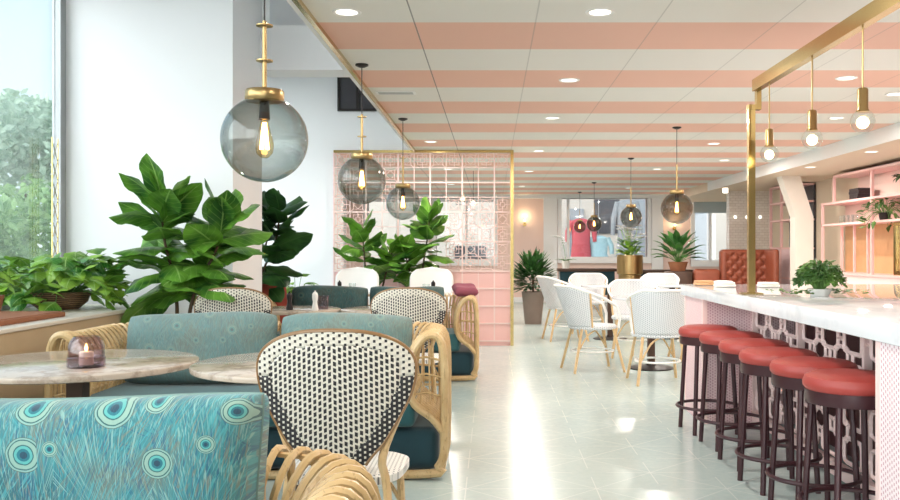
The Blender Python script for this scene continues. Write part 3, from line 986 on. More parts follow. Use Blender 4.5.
# ------------------------------------------------------------------ WHITE WOVEN ARMCHAIRS (face +Y)
def make_armchair(label, loc, rotz=0.0):
    t = thing('woven_armchair', label, 'chair', loc, rotz, 'white woven armchairs of the dining area')
    A = R(128)
    def top(a):
        k = abs(a) / A
        return .86 - .20 * max(0, (k - .30) / .70) ** 1.2
    def rad(z):
        return .235 + .055 * (z - .44) / .4
    def pt(a, z):
        r = rad(z)
        k = max(0, abs(a) - R(90)) / R(38)
        return (r * math.sin(a) * (1 - .03 * k), -r * math.cos(a) * (1.0 + .12 * k) - (z - .44) * .22 * max(0, math.cos(a)), z)
    # woven back
    n, mrow = 36, 14
    v = []; f = []; uv = []
    B = R(72)
    for j in range(mrow + 1):
        for i in range(n + 1):
            a = -B + 2 * B * i / n
            z = .45 + (top(a) - .45) * j / mrow
            v.append(pt(a, z)); uv.append((a * .27, z))
    for j in range(mrow):
        for i in range(n):
            o = j * (n + 1) + i
            f.append((o, o + 1, o + n + 2, o + n + 1))
    m = MB(); m.add(v, f, uv)
    o = m.build('backrest', 'weave_white', t)
    md = o.modifiers.new('solid', 'SOLIDIFY'); md.thickness = .012; md.offset = 0
    arm = [pt(-A + 2 * A * i / 48, top(-A + 2 * A * i / 48)) for i in range(49)]
    e0 = arm[0]; e1 = arm[-1]
    arm = smooth_path([(e0[0] * .92, e0[1] + .03, .44), (e0[0] * 1.02, e0[1] + .04, .56)], 3) + [Vector(p) for p in arm] + smooth_path([(e1[0] * 1.02, e1[1] + .04, .56), (e1[0] * .92, e1[1] + .03, .44)], 3)
    MB().tube(arm, .014, 8).build('arm_rail', 'white_plastic', t)
    for sx in (-1, 1):
        MB().tube([pt(sx * B, .45), pt(sx * B, top(B))], .012, 7).build('back_post', 'bamboo', t)
    MB().lathe([(0, .425), (.235, .425), (.245, .435), (.245, .455), (.235, .465), (0, .462)], n=36).build('seat', 'weave_white', t)
    for sx in (-1, 1):
        for sy in (-1, 1):
            MB().tube([(sx * .235, sy * .26, 0), (sx * .17, sy * .165, .43)], .014, 8).build('leg', 'bamboo', t)
    st = MB()
    ring = [(.205 * math.cos(2 * PI * i / 24), .215 * math.sin(2 * PI * i / 24), .20) for i in range(24)]
    st.tube(ring, .010, 6, closed=True).build('stretcher', 'white_plastic', t)
    for k in range(4):
        a0 = PI / 4 + k * PI / 2
        p = (math.cos(a0) * .27, math.sin(a0) * .29, .22)
        q = (math.cos(a0 + .7) * .2, math.sin(a0 + .7) * .2, .43)
        MB().tube(smooth_path([p, ((p[0] + q[0]) * .5, (p[1] + q[1]) * .5, .37), q], 4), .009, 6).build('leg_brace', 'bamboo', t)
    return t
ac = make_armchair('white woven armchair turned with its back to the camera, closest to the bar stools', (1.53, 8.32, 0), R(2))
for (x, y, a, lb) in [
    (1.02, 9.15, -78, 'white woven armchair seen in profile beside the open aisle'),
    (1.62, 10.35, 172, 'white woven armchair across the table facing the camera'),
    (.99, 12.2, -80, 'white woven armchair in profile close to the tall potted bush'),
    (1.42, 13.3, 175, 'white woven armchair across the second dining table facing the camera'),
    (2.30, 10.1, 95, 'white woven armchair hidden behind the back-turned armchair near the bar end'),
    (2.45, 13.2, 165, 'white woven armchair below the spreading palm, facing the camera')]:
    dup(ac, (x, y, 0), R(a), lb)
GW = 'tables of the dining area'
make_table('round pale dining table among the white woven armchairs closest to the bar', (1.64, 9.28, 0), .40, GW, 'bar_marble')
make_table('round pale dining table among the farther white armchairs', (1.62, 12.35, 0), .40, GW, 'bar_marble')
make_table('round pale dining table at the far end below the palm', (2.5, 12.5, 0), .36, GW, 'bar_marble')
for (x, y, lb) in [(1.50, 9.12, 'white plate on the pale dining table, at its aisle side'), (1.78, 9.34, 'white plate on the pale dining table, at its bar side')]:
    tag(MB().lathe([(.05, 0), (.065, .003), (.11, .014), (.108, .017), (.06, .006), (0, .006)], n=28).build('plate', 'white_ceramic', None, True, (x, y, .7405)), lb, 'plate')
tumbler('water_glass', 'clear tumbler on the dining table among the white armchairs', (1.68, 9.12, .7405))
# long dark consoles at the far end
for (x, w, y, lb) in [(1.95, 1.2, 18.6, 'long dark console with green front below the far window'), (3.35, 1.1, 17.4, 'long dark console below the palm at the far end')]:
    t = thing('console_table', lb, 'console', (x, y, 0))
    MB().rbox(-w / 2, w / 2, -.25, .25, .78, .84, .01, 2).build('tabletop', 'dark_wood', t)
    MB().box(-w / 2 + .04, w / 2 - .04, -.2, .2, .3, .78).build('cabinet_body', 'teal_velvet', t, False)
    for sx in (-1, 1):
        for sy in (-1, 1):
            MB().box(sx * (w / 2 - .06) - .02, sx * (w / 2 - .06) + .02, sy * .17 - .02, sy * .17 + .02, 0, .3).build('leg', 'brass', t, False)

# ------------------------------------------------------------------ PLANTS
def leaf(m, base, az, el, L, W, bend, shape='fig', roll=0.0, nseg=9):
    """adds one leaf; grows from base in direction az/el and bends down by bend radians over its length"""
    f = []; v = []; uv = []
    cols = (-1, -.5, 0, .5, 1)
    pos = Vector(base)
    step = L / nseg
    hor = Vector((math.cos(az), math.sin(az), 0))
    side = Vector((-math.sin(az), math.cos(az), 0))
    for i in range(nseg + 1):
        t = i / nseg
        e = el - bend * t
        d = hor * math.cos(e) + Vector((0, 0, 1)) * math.sin(e)
        up = d.cross(side) * -1
        sd = side * math.cos(roll) + up * math.sin(roll)
        un = up * math.cos(roll) - side * math.sin(roll)
        if shape == 'fig':
            w = math.sin(PI * min(1, t ** .8 * 1.0)) ** .7 * (0.62 + .5 * t) if t < 1 else 0.02
        elif shape == 'heart':
            w = (math.sin(PI * t ** .55)) ** .8 if t < 1 else 0.02
        else:
            w = math.sin(PI * t ** .8) ** .9 if t < 1 else 0.02
        w = max(w, 0.05) * W / 2
        for c in cols:
            fold = .28 * abs(c) * w
            wave = .10 * w * math.sin(t * 13 + c * 2) * abs(c)
            v.append(pos + sd * (c * w) + un * (fold + wave))
            uv.append((c, t))
        pos = pos + d * step
    k = len(cols)
    for i in range(nseg):
        for j in range(k - 1):
            f.append((i * k + j, i * k + j + 1, (i + 1) * k + j + 1, (i + 1) * k + j))
    m.add(v, f, uv)
def pot_parts(t, r, h, mat, n=28, taper=.78):
    MB().lathe([(r * taper, 0), (r, h), (r * .93, h), (r * .9, h - .03), (0, h - .03)], n=n).build('pot', mat, t)
    MB().lathe([(0, h - .028), (r * .88, h - .03), (r * .88, h - .045), (0, h - .045)], n=n).build('soil', 'soil', t)
def fig_plant(label, loc, stems, L, potr, poth, mat, seed, W=.74, pot='white_pot'):
    r = random.Random(seed)
    t = thing('fiddle_leaf_fig', label, 'plant', loc, 0, 'fiddle leaf figs')
    pot_parts(t, potr, poth, pot)
    lm = MB(); lm.keep = True
    for (pts, n, z0) in stems:
        sp = smooth_path([(a, b, c) for a, b, c in pts], 6)
        MB().tube(sp, [.016 - .010 * i / len(sp) for i in range(len(sp))], 7).build('stem', 'stem_bark', t)
        az = r.uniform(0, 6.28)
        for i in range(n):
            k = i / (n - 1)
            idx = z0 + (1 - z0) * k
            p = sp[min(len(sp) - 1, int(idx * (len(sp) - 1)))]
            az += 2.4 + r.uniform(-.3, .3)
            el = R(-5 + 60 * k ** 1.5 + r.uniform(-22, 22))
            ll = L * (1.0 - .28 * k) * r.uniform(.85, 1.12)
            st = p + Vector((math.cos(az), math.sin(az), .4)) * .05
            leaf(lm, p, az, el + .2, ll, ll * W, R(r.uniform(15, 75)) * (1 - .4 * k), 'fig', r.uniform(-.7, .7))
    o = lm.build('foliage', mat, t)
    return t
fig_plant('large fiddle leaf fig before the white pillar above the second row of tables', (-2.28, 6.5, 0),
          [([(0, 0, .35), (.0, .0, .9), (-.08, -.02, 1.3), (-.11, 0, 1.60)], 32, .34), ([(.03, .02, .35), (.12, .02, .9), (.28, .0, 1.2), (.33, .02, 1.42)], 28, .36)], .46, .19, .38, 'fig_leaf', 11)
fig_plant('fig with shadow-darkened leaf colour half hidden behind the white pillar', (-2.50, 8.72, 0),
          [([(0, 0, .35), (.18, 0, .8), (.40, 0, 1.3), (.44, 0, 1.60)], 28, .35), ([(0, 0.04, .35), (.12, .06, .8), (.28, .1, 1.25), (.30, .1, 1.5)], 14, .4)], .46, .18, .36, 'dark_leaf', 23)  # dark leaf colour stands in for the shadow behind the pillar
fig_plant('fiddle leaf fig behind the first white chair beside the pillar', (-1.48, 11.1, 0),
          [([(0, 0, .35), (-.06, 0, .8), (-.10, 0, 1.2), (-.12, 0, 1.50)], 21, .40), ([(.03, 0, .35), (.14, 0, .8), (.2, 0, 1.05), (.24, 0, 1.18)], 15, .42)], .42, .17, .36, 'fig_leaf', 31)
fig_plant('taller fiddle leaf fig before the pink screen behind the second white chair', (-.86, 11.1, 0),
          [([(0, 0, .35), (.0, 0, .9), (.06, 0, 1.35), (.09, 0, 1.62)], 26, .38), ([(-.03, 0, .35), (-.12, 0, .8), (-.18, 0, 1.05), (-.22, 0, 1.2)], 14, .45)], .44, .17, .36, 'fig_leaf', 47)

def bushy(name, label, loc, mat, n, rad, h, L, W, seed, z0=0.0, shape='heart', cat='plant', trail=0.0, sq=1.0):
    r = random.Random(seed)
    t = thing(name, label, cat, loc)
    m = MB(); m.keep = True
    st = MB()
    for i in range(n):
        az = r.uniform(0, 2 * PI)
        k = math.sqrt(r.uniform(0, 1))
        el = R(85 - 70 * k) 
        d = Vector((math.cos(az) * math.cos(el) * rad, math.sin(az) * math.cos(el) * rad * sq, 0))
        zt = h * (1 - .75 * k * k) * r.uniform(.7, 1.1) - trail * (k > .75) * r.uniform(0, 1)
        tip = d + Vector((0, 0, z0 + zt))
        base = Vector((d.x * .2, d.y * .2, z0))
        st.tube(smooth_path([base, (base + tip) / 2 + Vector((0, 0, .05)), tip], 3), .003, 4)
        leaf(m, tip, az + r.uniform(-.8, .8), R(r.uniform(-45, 40) if shape == 'heart' else r.uniform(-10, 50)), L * r.uniform(.7, 1.2), W * r.uniform(.8, 1.2), R(r.uniform(30, 80)), shape, r.uniform(-.5, .5), 6)
    m.build('foliage', mat, t)
    st.build('stems', 'fern_leaf' if mat != 'palm_leaf' else 'palm_leaf', t)
    return t
t = bushy('trailing_pothos', 'bushy bright green pothos in a wicker basket on the window ledge', (-3.08, 6.40, .80), 'pothos_leaf', 180, .42, .32, .15, .135, 5, .08, trail=.10, sq=.75)
MB().lathe([(.13, 0), (.19, .05), (.215, .12), (.205, .125), (.18, .06), (.12, .015), (0, .015)], n=28).build('basket', 'basket_weave', t)
t = bushy('potted_plant', 'small green plant at the window edge of the ledge, mostly out of view', (-3.22, 5.72, .80), 'pothos_leaf', 40, .18, .26, .12, .08, 9, .12, sq=.8)
MB().lathe([(.08, 0), (.11, .13), (.1, .13), (.0, .11)], n=20).build('pot', 'terracotta', t)
t = bushy('leafy_planter', 'low leafy plant in a planter behind the rust cushion', (-2.08, 9.55, 0), 'pothos_leaf', 50, .28, .36, .16, .10, 12, .58, sq=.7)
MB().rbox(-.2, .2, -.11, .11, 0, .58, .02, 2).build('planter', 'white_pot', t)
# dense dark bush in tall taupe pot
t = thing('potted_bush', 'dense dark green bush in a tall taupe tapered pot beside the pink screen', 'plant', (.68, 14.9, 0))
pot_parts(t, .19, .53, 'taupe_pot', taper=.72)
r_ = random.Random(3)
m = MB(); m.keep = True
for i in range(620):
    az = r_.uniform(0, 6.28); el = math.asin(r_.uniform(-.55, 1)); k = r_.uniform(.35, 1)
    p = Vector((math.cos(az) * math.cos(el) * .31 * k, math.sin(az) * math.cos(el) * .31 * k, .74 + math.sin(el) * .40 * k))
    leaf(m, p, az + r_.uniform(-.4, .4), el * .8 + R(20), .16, .055, R(30), 'lance', 0, 4)
m.build('foliage', 'dark_leaf', t)
MB().tube([(0, 0, .48), (0, 0, .85)], .02, 6).build('stem', 'stem_bark', t)
# palm on planter
t = thing('spreading_palm', 'spreading green palm leaf plant standing on a dark box beyond the bar end', 'plant', (3.16, 15.3, .86))
MB().lathe([(.12, 0), (.17, .16), (.155, .16), (0, .13)], n=24).build('pot', 'terracotta', t)
m = MB(); m.keep = True
st = MB()
for i in range(30):
    az = i * 2.4; k = i / 30
    el = R(25 + 55 * k)
    base = Vector((0, 0, .14)); tip = base + Vector((math.cos(az) * math.cos(el), math.sin(az) * math.cos(el), math.sin(el))) * (.16 + .16 * k)
    st.tube([base, tip], .005, 5)
    leaf(m, tip, az, el, .36, .13, R(60), 'lance', r_.uniform(-.3, .3), 7)
m.build('foliage', 'palm_leaf', t); st.build('stems', 'palm_leaf', t)
t = thing('planter_box', 'dark planter box carrying the spreading palm', 'planter', (3.16, 15.3, 0))
MB().rbox(-.2, .2, -.2, .2, .03, .859, .012, 2).build('box_body', 'dark_wood', t)
MB().box(-.21, .21, -.21, .21, 0, .03).build('plinth', 'brass', t, False)
# brass planter with white flowers
t = thing('flower_planter', 'brass planter of white flowers and leaves before the far window', 'plant', (2.45, 16.0, .0))
MB().lathe([(.2, 0), (.2, .78), (.23, .8), (.23, 1.13), (.21, 1.13), (0, 1.09)], n=28).build('pot', 'satin_brass', t)
m = MB(); m.keep = True; fl = MB(); fl.keep = True
for i in range(60):
    az = r_.uniform(0, 6.28); k = r_.random()
    p = Vector((math.cos(az) * .14 * k, math.sin(az) * .14 * k, 1.1 + r_.uniform(0, .25)))
    leaf(m, p, az, R(r_.uniform(10, 70)), .2, .08, R(60), 'lance', 0, 5)
for i in range(26):
    az = r_.uniform(0, 6.28); k = r_.random()
    p = Vector((math.cos(az) * .22 * k, math.sin(az) * .22 * k, 1.38 + r_.uniform(0, .3)))
    for j in range(5):
        leaf(fl, p, az + j * 1.257, .4, .10, .09, .5, 'heart', 0, 4)
    m.tube([(0, 0, 1.1), p], .003, 4)
m.build('foliage', 'pothos_leaf', t); fl.build('flowers', 'petal', t)
# orchid farther left
t = thing('white_orchid', 'white orchid in a slender pot on the dark console', 'plant', (1.52, 18.55, .8405))
MB().lathe([(.07, 0), (.09, .16), (.08, .16), (0, .14)], n=20).build('pot', 'white_ceramic', t)
m = MB(); fl = MB(); fl.keep = True
sp = smooth_path([(0, 0, .14), (-.03, 0, .4), (-.1, 0, .62), (-.25, 0, .66)], 5)
m.tube(sp, .006, 5)
for i in range(9):
    p = sp[len(sp) - 1 - i]
    for j in range(5):
        leaf(fl, p, j * 1.257, .5, .08, .075, .6, 'heart', 0, 4)
m.build('stem', 'palm_leaf', t); fl.build('flowers', 'petal', t)
m = MB(); m.keep = True
for i in range(6):
    leaf(m, (0, 0, .14), i * 1.05, .7, .26, .08, 1.3, 'lance')
m.build('foliage', 'palm_leaf', t)

# ------------------------------------------------------------------ PENDANT GLOBES
def make_pendant(label, loc, zc, ztop, mat, r=.165, group='smoked glass globe pendants', discs=True):
    """origin at the globe centre; ceiling at ztop"""
    t = thing('globe_pendant', label, 'lamp', (loc[0], loc[1], zc), 0, group)
    hgt = ztop - zc
    k = r / .165
    a0 = math.asin(.42)
    prof = [(r * math.sin(a), -r * math.cos(a)) for a in [PI * i / 28 * (1 - a0 / PI) for i in range(29)]]
    MB().lathe(prof, n=40).build('globe', mat, t)
    zt = r * math.cos(a0)
    MB().lathe([(r * .42, zt - .006), (r * .45, zt), (r * .45, zt + .032 * k), (r * .42, zt + .038 * k), (.0, zt + .038 * k)], n=32).build('collar', 'satin_brass', t)
    z1 = zt + .038 * k
    rd = MB().tube([(0, 0, z1), (0, 0, z1 + .265 * k)], .0085 * k, 10).build('rod', 'satin_brass', t)
    if discs:
        for q in (.11, .245):
            MB().lathe([(0, z1 + q * k), (.032 * k, z1 + q * k), (.032 * k, z1 + q * k + .005), (0, z1 + q * k + .005)], n=24).build('disc', 'satin_brass', rd)
    MB().tube([(0, 0, z1 + .26 * k), (0, 0, hgt - .02)], .0035, 6).build('cord', 'dark_metal', t)
    MB().lathe([(.045, hgt), (.045, hgt - .01), (.02, hgt - .022), (0, hgt - .022)], n=24).build('canopy', 'dark_metal', t)
    MB().lathe([(.018, zt), (.020, zt - .05 * k), (.022, zt - .075 * k), (.0, zt - .078 * k)], n=16).build('socket', 'dark_metal', t)
    zb = zt - .075 * k; k *= 1.35
    b = MB().lathe([(.014, zb), (.022, zb - .03 * k), (.036, zb - .07 * k), (.031, zb - .095 * k), (.014, zb - .108 * k), (0, zb - .11 * k)], n=20).build('bulb', 'bulb_glass', t)
    f = MB()
    for j in range(6):
        a = 2 * PI * j / 6
        f.tube([(.006 * math.cos(a), .006 * math.sin(a), zb - .012), (.017 * math.cos(a), .017 * math.sin(a), zb - .085 * k)], .0022, 5)
    f.build('filament', 'filament', b)
    return t
GP = 'smoked glass globe pendants'
make_pendant('largest smoked globe pendant, in front of the white pillar and big fig', (-.872, 3.45), 1.645, ZC, 'smoked_glass')
make_pendant('middle-sized smoked globe pendant beside the pink screen edge', (-.895, 6.19), 1.70, ZC, 'smoked_glass')
make_pendant('smaller smoked globe pendant hanging before the tall screen fig', (-.865, 8.74), 1.676, ZC, 'smoked_glass')
make_pendant('bronze globe pendant over the palm at the end of the bar', (1.92, 9.35), 1.655, ZC, 'bronze_glass', .165, GP, False)
make_pendant('bronze globe pendant before the white window frame', (1.93, 12.5), 1.68, ZC, 'bronze_glass', .15, GP, False)
make_pendant('small bronze globe pendant before the far window glass', (1.93, 17.0), 1.71, ZC, 'bronze_glass', .145, GP, False)
make_pendant('smallest bronze globe pendant before the red banner', (1.93, 19.8), 1.73, ZC, 'bronze_glass', .135, GP, False)

# ------------------------------------------------------------------ BAR
CX = 1.48                         # bar front face
top = thing('countertop', 'white marble countertop of the long bar', 'countertop', (0, 0, 0))
MB().rbox(CX - .02, 3.9, 2.3, 6.98, .872, .955, .008, 2).build('slab', 'bar_marble', top)
bar = thing('bar_counter', 'pink bar counter with fretwork front and perforated end piers', 'bar', (0, 0, 0))
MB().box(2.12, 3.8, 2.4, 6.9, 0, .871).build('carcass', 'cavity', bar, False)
p1 = MB(); p1.box(CX, 2.12, 2.4, 3.46, 0, .871).build('end_pier', 'perforated_white', bar, False)
p2 = MB(); p2.box(CX, 2.12, 6.31, 6.9, 0, .871).build('end_pier', 'perforated_pink', bar, False)
fr = MB()
for y in (3.46, 4.40, 5.35, 6.285):
    fr.box(1.82, 1.86, y, y + .03, 0.07, .85)
fr.box(1.82, 1.86, 3.46, 6.31, .02, .09).box(1.82, 1.86, 3.46, 6.31, .85, .871)
fr.box(CX - .004, CX + .03, 3.43, 3.465, 0, .871).box(CX - .004, CX + .03, 6.305, 6.33, 0, .871).box(CX - .004, CX + .03, 6.87, 6.9, 0, .871)
fr.build('face_frame', 'pink_light', bar, False)
def rsq(y, z, a, r=.03, b=None):
    b = b or a
    pts = []
    for (cy, cz, s0) in ((1, 1, 0), (-1, 1, 90), (-1, -1, 180), (1, -1, 270)):
        for k in range(4):
            an = R(s0 + 30 * k)
            pts.append((1.84, y + cy * (a - r) + r * math.cos(an), z + cz * (b - r) + r * math.sin(an)))
    return pts
for (y0, y1) in ((3.49, 4.40), (4.43, 5.35), (5.38, 6.285)):
    f = MB()
    n = 3; w = (y1 - y0) / n
    rows = 4; hz = (.85 - .09) / rows
    for i in range(n):
        for j in range(rows):
            cy = y0 + w * (i + .5); cz = .09 + hz * (j + .5)
            f.tube(rsq(cy, cz, .112, .03, .064), .0125, 4, closed=True)
            f.tube([(1.84, cy, cz + .062), (1.84, cy, cz + hz - .062)], .0125, 4)
            f.tube([(1.84, cy + .112, cz), (1.84, cy + w - .112, cz)], .0125, 4)
    for i in range(n + 1):
        for j in range(rows + 1):
            cy = y0 + w * i; cz = .09 + hz * j
            if 0 < i < n and 0 < j < rows:
                f.tube(rsq(cy, cz, .085, .022, .052), .0115, 4, closed=True)
    f.build('fret_lattice', 'pink_light', bar)
# stools
def make_stool(label, loc):
    t = thing('bar_stool', label, 'stool', loc, 0, 'red bar stools along the bar')
    MB().lathe([(0, .640), (.185, .640), (.195, .652), (.197, .672), (.188, .694), (.16, .706), (.09, .712), (0, .713)], n=40).build('seat_cushion', 'red_leather', t)
    MB().lathe([(.165, .586), (.186, .586), (.188, .592), (.188, .64), (.165, .64)], n=40).build('seat_ring', 'plum_metal', t)
    for k in range(4):
        a = PI / 4 + k * PI / 2 + .12
        c, s_ = math.cos(a), math.sin(a)
        MB().tube([(.205 * c, .205 * s_, 0), (.168 * c, .168 * s_, .60)], .0145, 8).build('leg', 'plum_metal', t)
    rr = .207
    MB().tube([(rr * math.cos(2 * PI * i / 40), rr * math.sin(2 * PI * i / 40), .17) for i in range(40)], .0105, 7, closed=True).build('foot_ring', 'plum_metal', t)
    return t
ys = [6.08, 5.61, 5.12, 4.64, 4.20, 3.75]
xs = [1.46, 1.492, 1.49, 1.475, 1.50, 1.50]
stool = make_stool('red bar stool farthest along, next to the white woven armchair', (xs[0], ys[0], 0))
for x, y, lb in zip(xs[1:], ys[1:], ['red bar stool second from the far end of the bar', 'red bar stool third from the far end of the bar', 'red bar stool third from the near pier, fourth from the far end',
                          'red bar stool next to last before the perforated near pier', 'red bar stool nearest the camera, beside the perforated near pier']):
    dup(stool, (x, y, 0), 0.0, lb)

# brass frame over the bar
t = thing('brass_frame', 'brass post and overhead rail frame standing on the bar', 'frame', (1.555, 5.4, .9555))
z0 = .9555
MB().box(-.020, .020, -.020, .020, 0, 2.06 - z0).box(-.06, .06, -.05, .05, 0, .008).build('post', 'brass', t, False)
MB().box(-.024, .055, -.024, .024, 2.06 - z0, 2.09 - z0).box(.028, .055, -.024, .024, 2.09 - z0, 2.18 - z0).build('bracket', 'brass', t, False)
MB().box(.012, .055, -3.6, .024, 2.175 - z0, 2.245 - z0).build('rail', 'brass', t, False)
for yy in (-3.3,):
    MB().tube([(.034, yy, 2.245 - z0), (.034, yy, ZC - z0)], .006, 6).build('hanger_rod', 'brass', t)
def bar_bulb(label, y, first=None):
    z = 1.772
    if first:
        return dup(first, (1.59, y, z), 0, label)
    t = thing('bulb_pendant', label, 'lamp', (1.59, y, z), 0, 'crystal bulb pendants over the bar')
    r = .051
    MB().sphere((0, 0, 0), r, 24, 14).build('globe', 'clear_glass', t)
    MB().lathe([(.03, .04), (.0225, .052), (.0225, .135), (.018, .142), (0, .142)], n=20).build('sleeve', 'satin_brass', t)
    MB().tube([(0, 0, .14), (0, 0, 2.176 - z)], .004, 6).build('cord', 'satin_brass', t)
    f = MB()
    f.sphere((0, 0, -.006), .026, 12, 8)
    f.build('crystal_core', 'crystal_core', t)
    return t
bb = bar_bulb('glowing bulb pendant on the brass rail, nearest the camera', 3.86)
bar_bulb('glowing bulb pendant on the brass rail, middle one of three', 4.47, bb)
bar_bulb('glowing bulb pendant on the brass rail, beside the brass post', 5.16, bb)

# fern and napkins on the bar
t = bushy('trailing_fern', 'low trailing green fern in a white bowl on the bar countertop', (1.90, 5.22, .9555), 'fern_leaf', 520, .135, .165, .032, .024, 33, .035, 'heart', trail=.0)
MB().lathe([(.05, 0), (.07, .04), (.06, .04), (0, .03)], n=20).build('bowl', 'white_ceramic', t)
m = MB(); m.keep = True
for (sx_, sy_) in ((-1, .3), (1, -.2), (-.8, -.6), (.8, .5)):
    for q in range(16):
        d_ = .08 + .012 * q
        leaf(m, (sx_ * d_ + rng.uniform(-.02, .02), sy_ * d_ + rng.uniform(-.02, .02), .012 + rng.uniform(0, .02)), rng.uniform(0, 6.28), R(30), .035, .026, R(40), 'heart', 0, 4)
m.build('trailing_sprigs', 'fern_leaf', t)
for (x, y, lb) in [(1.68, 6.50, 'folded white napkin on the far end of the bar before the brass post'), (1.98, 6.45, 'folded white napkin on the bar between brass post and fern'), (1.60, 6.80, 'tan folded napkin at the very end of the bar')]:
    tag(MB().rbox(-.07, .07, -.05, .05, 0, .018, .006, 2).rbox(-.066, .066, -.046, .046, .018, .034, .006, 2).build('folded_napkin', 'linen' if 'white' in lb else 'warm_wood', None, True, (x, y, .9555)), lb, 'napkin')

# ------------------------------------------------------------------ PINK LATTICE SCREEN
sx0, sx1, sy, sz1 = -2.02, .245, 11.5, 2.46
t = thing('lattice_screen', 'tall pink lattice screen with brass edge dividing the room', 'screen', (0, sy, 0))
MB().box(sx1 - .01, sx1 + .03, -.04, .04, 0, ZC - .005).box(sx0, sx1, -.035, .035, sz1, ZC - .005).build('brass_edge', 'brass', t, False)
m = MB()
ncol = 11; cw = (sx1 - .01 - sx0) / ncol
nrow = 8; z0 = .95; rh = (sz1 - z0) / nrow
for i in range(ncol + 1):
    w = .018 if i % 2 == 0 else .009
    m.box(sx0 + cw * i - w / 2, sx0 + cw * i + w / 2, -.015, .015, .06, sz1)
for j in range(nrow + 1):
    w = .018 if j % 2 == 0 else .009
    m.box(sx0, sx1 - .01, -.0145, .0145, z0 + rh * j - w / 2, z0 + rh * j + w / 2)
for j in range(5):
    z = .06 + (.95 - .06) * j / 4.0
    m.box(sx0, sx1 - .01, -.026, -.014, z - .01, z + .01)
m.build('lattice_bars', 'pink_light', t, False)
f = MB(); f2 = MB()
def motif(f, cx, cz, a, kind):
    r = .006
    def sq(b, rot=0):
        return [(cx + b * math.cos(R(45 + 90 * k + rot)) * 1.414 , 0, cz + b * math.sin(R(45 + 90 * k + rot)) * 1.414) for k in range(4)]
    f.tube(sq(a * .62), r, 4, closed=True)
    if kind == 0:
        f.tube(sq(a * .28), r, 4, closed=True)
        for k in range(4):
            c, s_ = math.cos(R(90 * k)), math.sin(R(90 * k))
            f.tube([(cx + c * a * .28, 0, cz + s_ * a * .28), (cx + c * a * 1.0, 0, cz + s_ * a)], r, 4)
    else:
        f.tube(sq(a * .42, 45), r, 4, closed=True)
        for k in range(4):
            c, s_ = math.cos(R(45 + 90 * k)), math.sin(R(45 + 90 * k))
            f.tube([(cx + c * a * .85, 0, cz + s_ * a * .85), (cx + c * a * 1.38, 0, cz + s_ * a * 1.38)], r, 4)
for i in range(ncol):
    for j in range(nrow):
        if i < 2 or j > nrow - 2 or (i > 6 and j < 5) or (i in (3,) and j > 3):
            motif(f2 if (i > 6 and j < 5) else f, sx0 + cw * (i + .5), z0 + rh * (j + .5), cw * .46, (i + j) % 2)
f.build('fret_pattern', 'pink_light', t); f2.build('fret_pattern', 'pink_light', t)
MB().box(sx0, sx1 - .01, -.012, .012, .0, .95).build('lower_panel', 'pink_lacquer', t, False)
# things seen through the screen
t = thing('globe_pendant', 'clear cone pendant glimpsed through the pink screen', 'lamp', (-.44, 13.5, 2.02))
MB().lathe([(.11, -.12), (.10, -.1), (.03, .1), (.015, .12), (0, .12)], n=20).build('shade', 'clear_glass', t)
MB().tube([(0, 0, .11), (0, 0, ZC - 2.02)], .004, 5).build('cord', 'dark_metal', t)
MB().sphere((0, 0, -.03), .035, 12, 8).build('bulb', 'warm_glow', t)
t = thing('bulb_pendant', 'bare warm bulb glimpsed through the pink screen', 'lamp', (-.30, 14.5, 2.0))
MB().sphere((0, 0, -.03), .04, 12, 8).build('bulb', 'warm_glow', t)
MB().tube([(0, 0, .0), (0, 0, ZC - 2.0)], .004, 5).build('cord', 'dark_metal', t)

# ------------------------------------------------------------------ BACK BAR SHELVES
SX = 4.9
t = thing('bar_shelf', 'pink open shelving behind the bar with warm wood panels', 'shelf', (SX, 11.0, 0))
fr = MB()
yN, yF_ = -3.6, 2.4      # local
for z in (.89, 1.585, 1.895):
    fr.box(0, .38, yN, yF_, z - .015, z + .015)
fr.box(0, .38, yN, 1.93, 2.255, 2.285)
for y in (yN, -2.2, -.7, .64, 1.93):
    fr.box(0, .035, y - .018, y + .018, 1.91, 2.255)
for y in (yN, -2.2, -.7, .64, yF_ - .018):
    fr.box(0, .035, y - .018, y + .018, 0.905, 1.88)
fr.build('shelf_frame', 'pink_lacquer', t, False)
MB().box(.36, .385, yN, yF_, .905, 1.57).build('wood_panel', 'warm_wood', t, False)
MB().box(.36, .385, yN, yF_, 1.60, 1.88).box(.36, .385, yN, 1.93, 1.91, 2.255).build('back_panel', 'pale_pink_paint', t, False)
d = MB()
for y in (1.05, 1.5, 1.95):
    d.box(.12, .15, y - .014, y + .014, .905, 1.57)
d.build('panel_slats', 'pink_lacquer', t, False)
MB().box(.02, .38, yN, yF_, 0, .875).build('base_cabinet', 'pink_light', t, False)
t2 = thing('glass_shelf_unit', 'narrow pink shelving unit with dark mesh doors beyond the bent column', 'shelf', (SX, 15.3, 0))
fr = MB()
for z in (.02, .75, 1.25, 1.72, 2.02, 2.3):
    fr.box(0, .38, -.6, .6, z - .015, z + .015)
for y in (-.58, .0, .58):
    fr.box(0, .04, y - .02, y + .02, .02, 2.3)
fr.build('shelf_frame', 'pink_lacquer', t2, False)
MB().box(.35, .385, -.6, .6, .02, 2.3).build('back_panel', 'shop_dark', t2, False)
MB().box(.01, .02, -.56, -.02, .04, 1.23).box(.01, .02, .02, .56, .04, 1.23).build('mesh_door', 'perforated_pink', t2, False)
# bent white column
st = struct('pillar_bent', MB().prism([(4.36, 2.334), (4.64, 2.334), (4.84, 1.72), (4.84, 0), (4.57, 0), (4.57, 1.72)], 13.55, 13.8), 'plaster_tile')
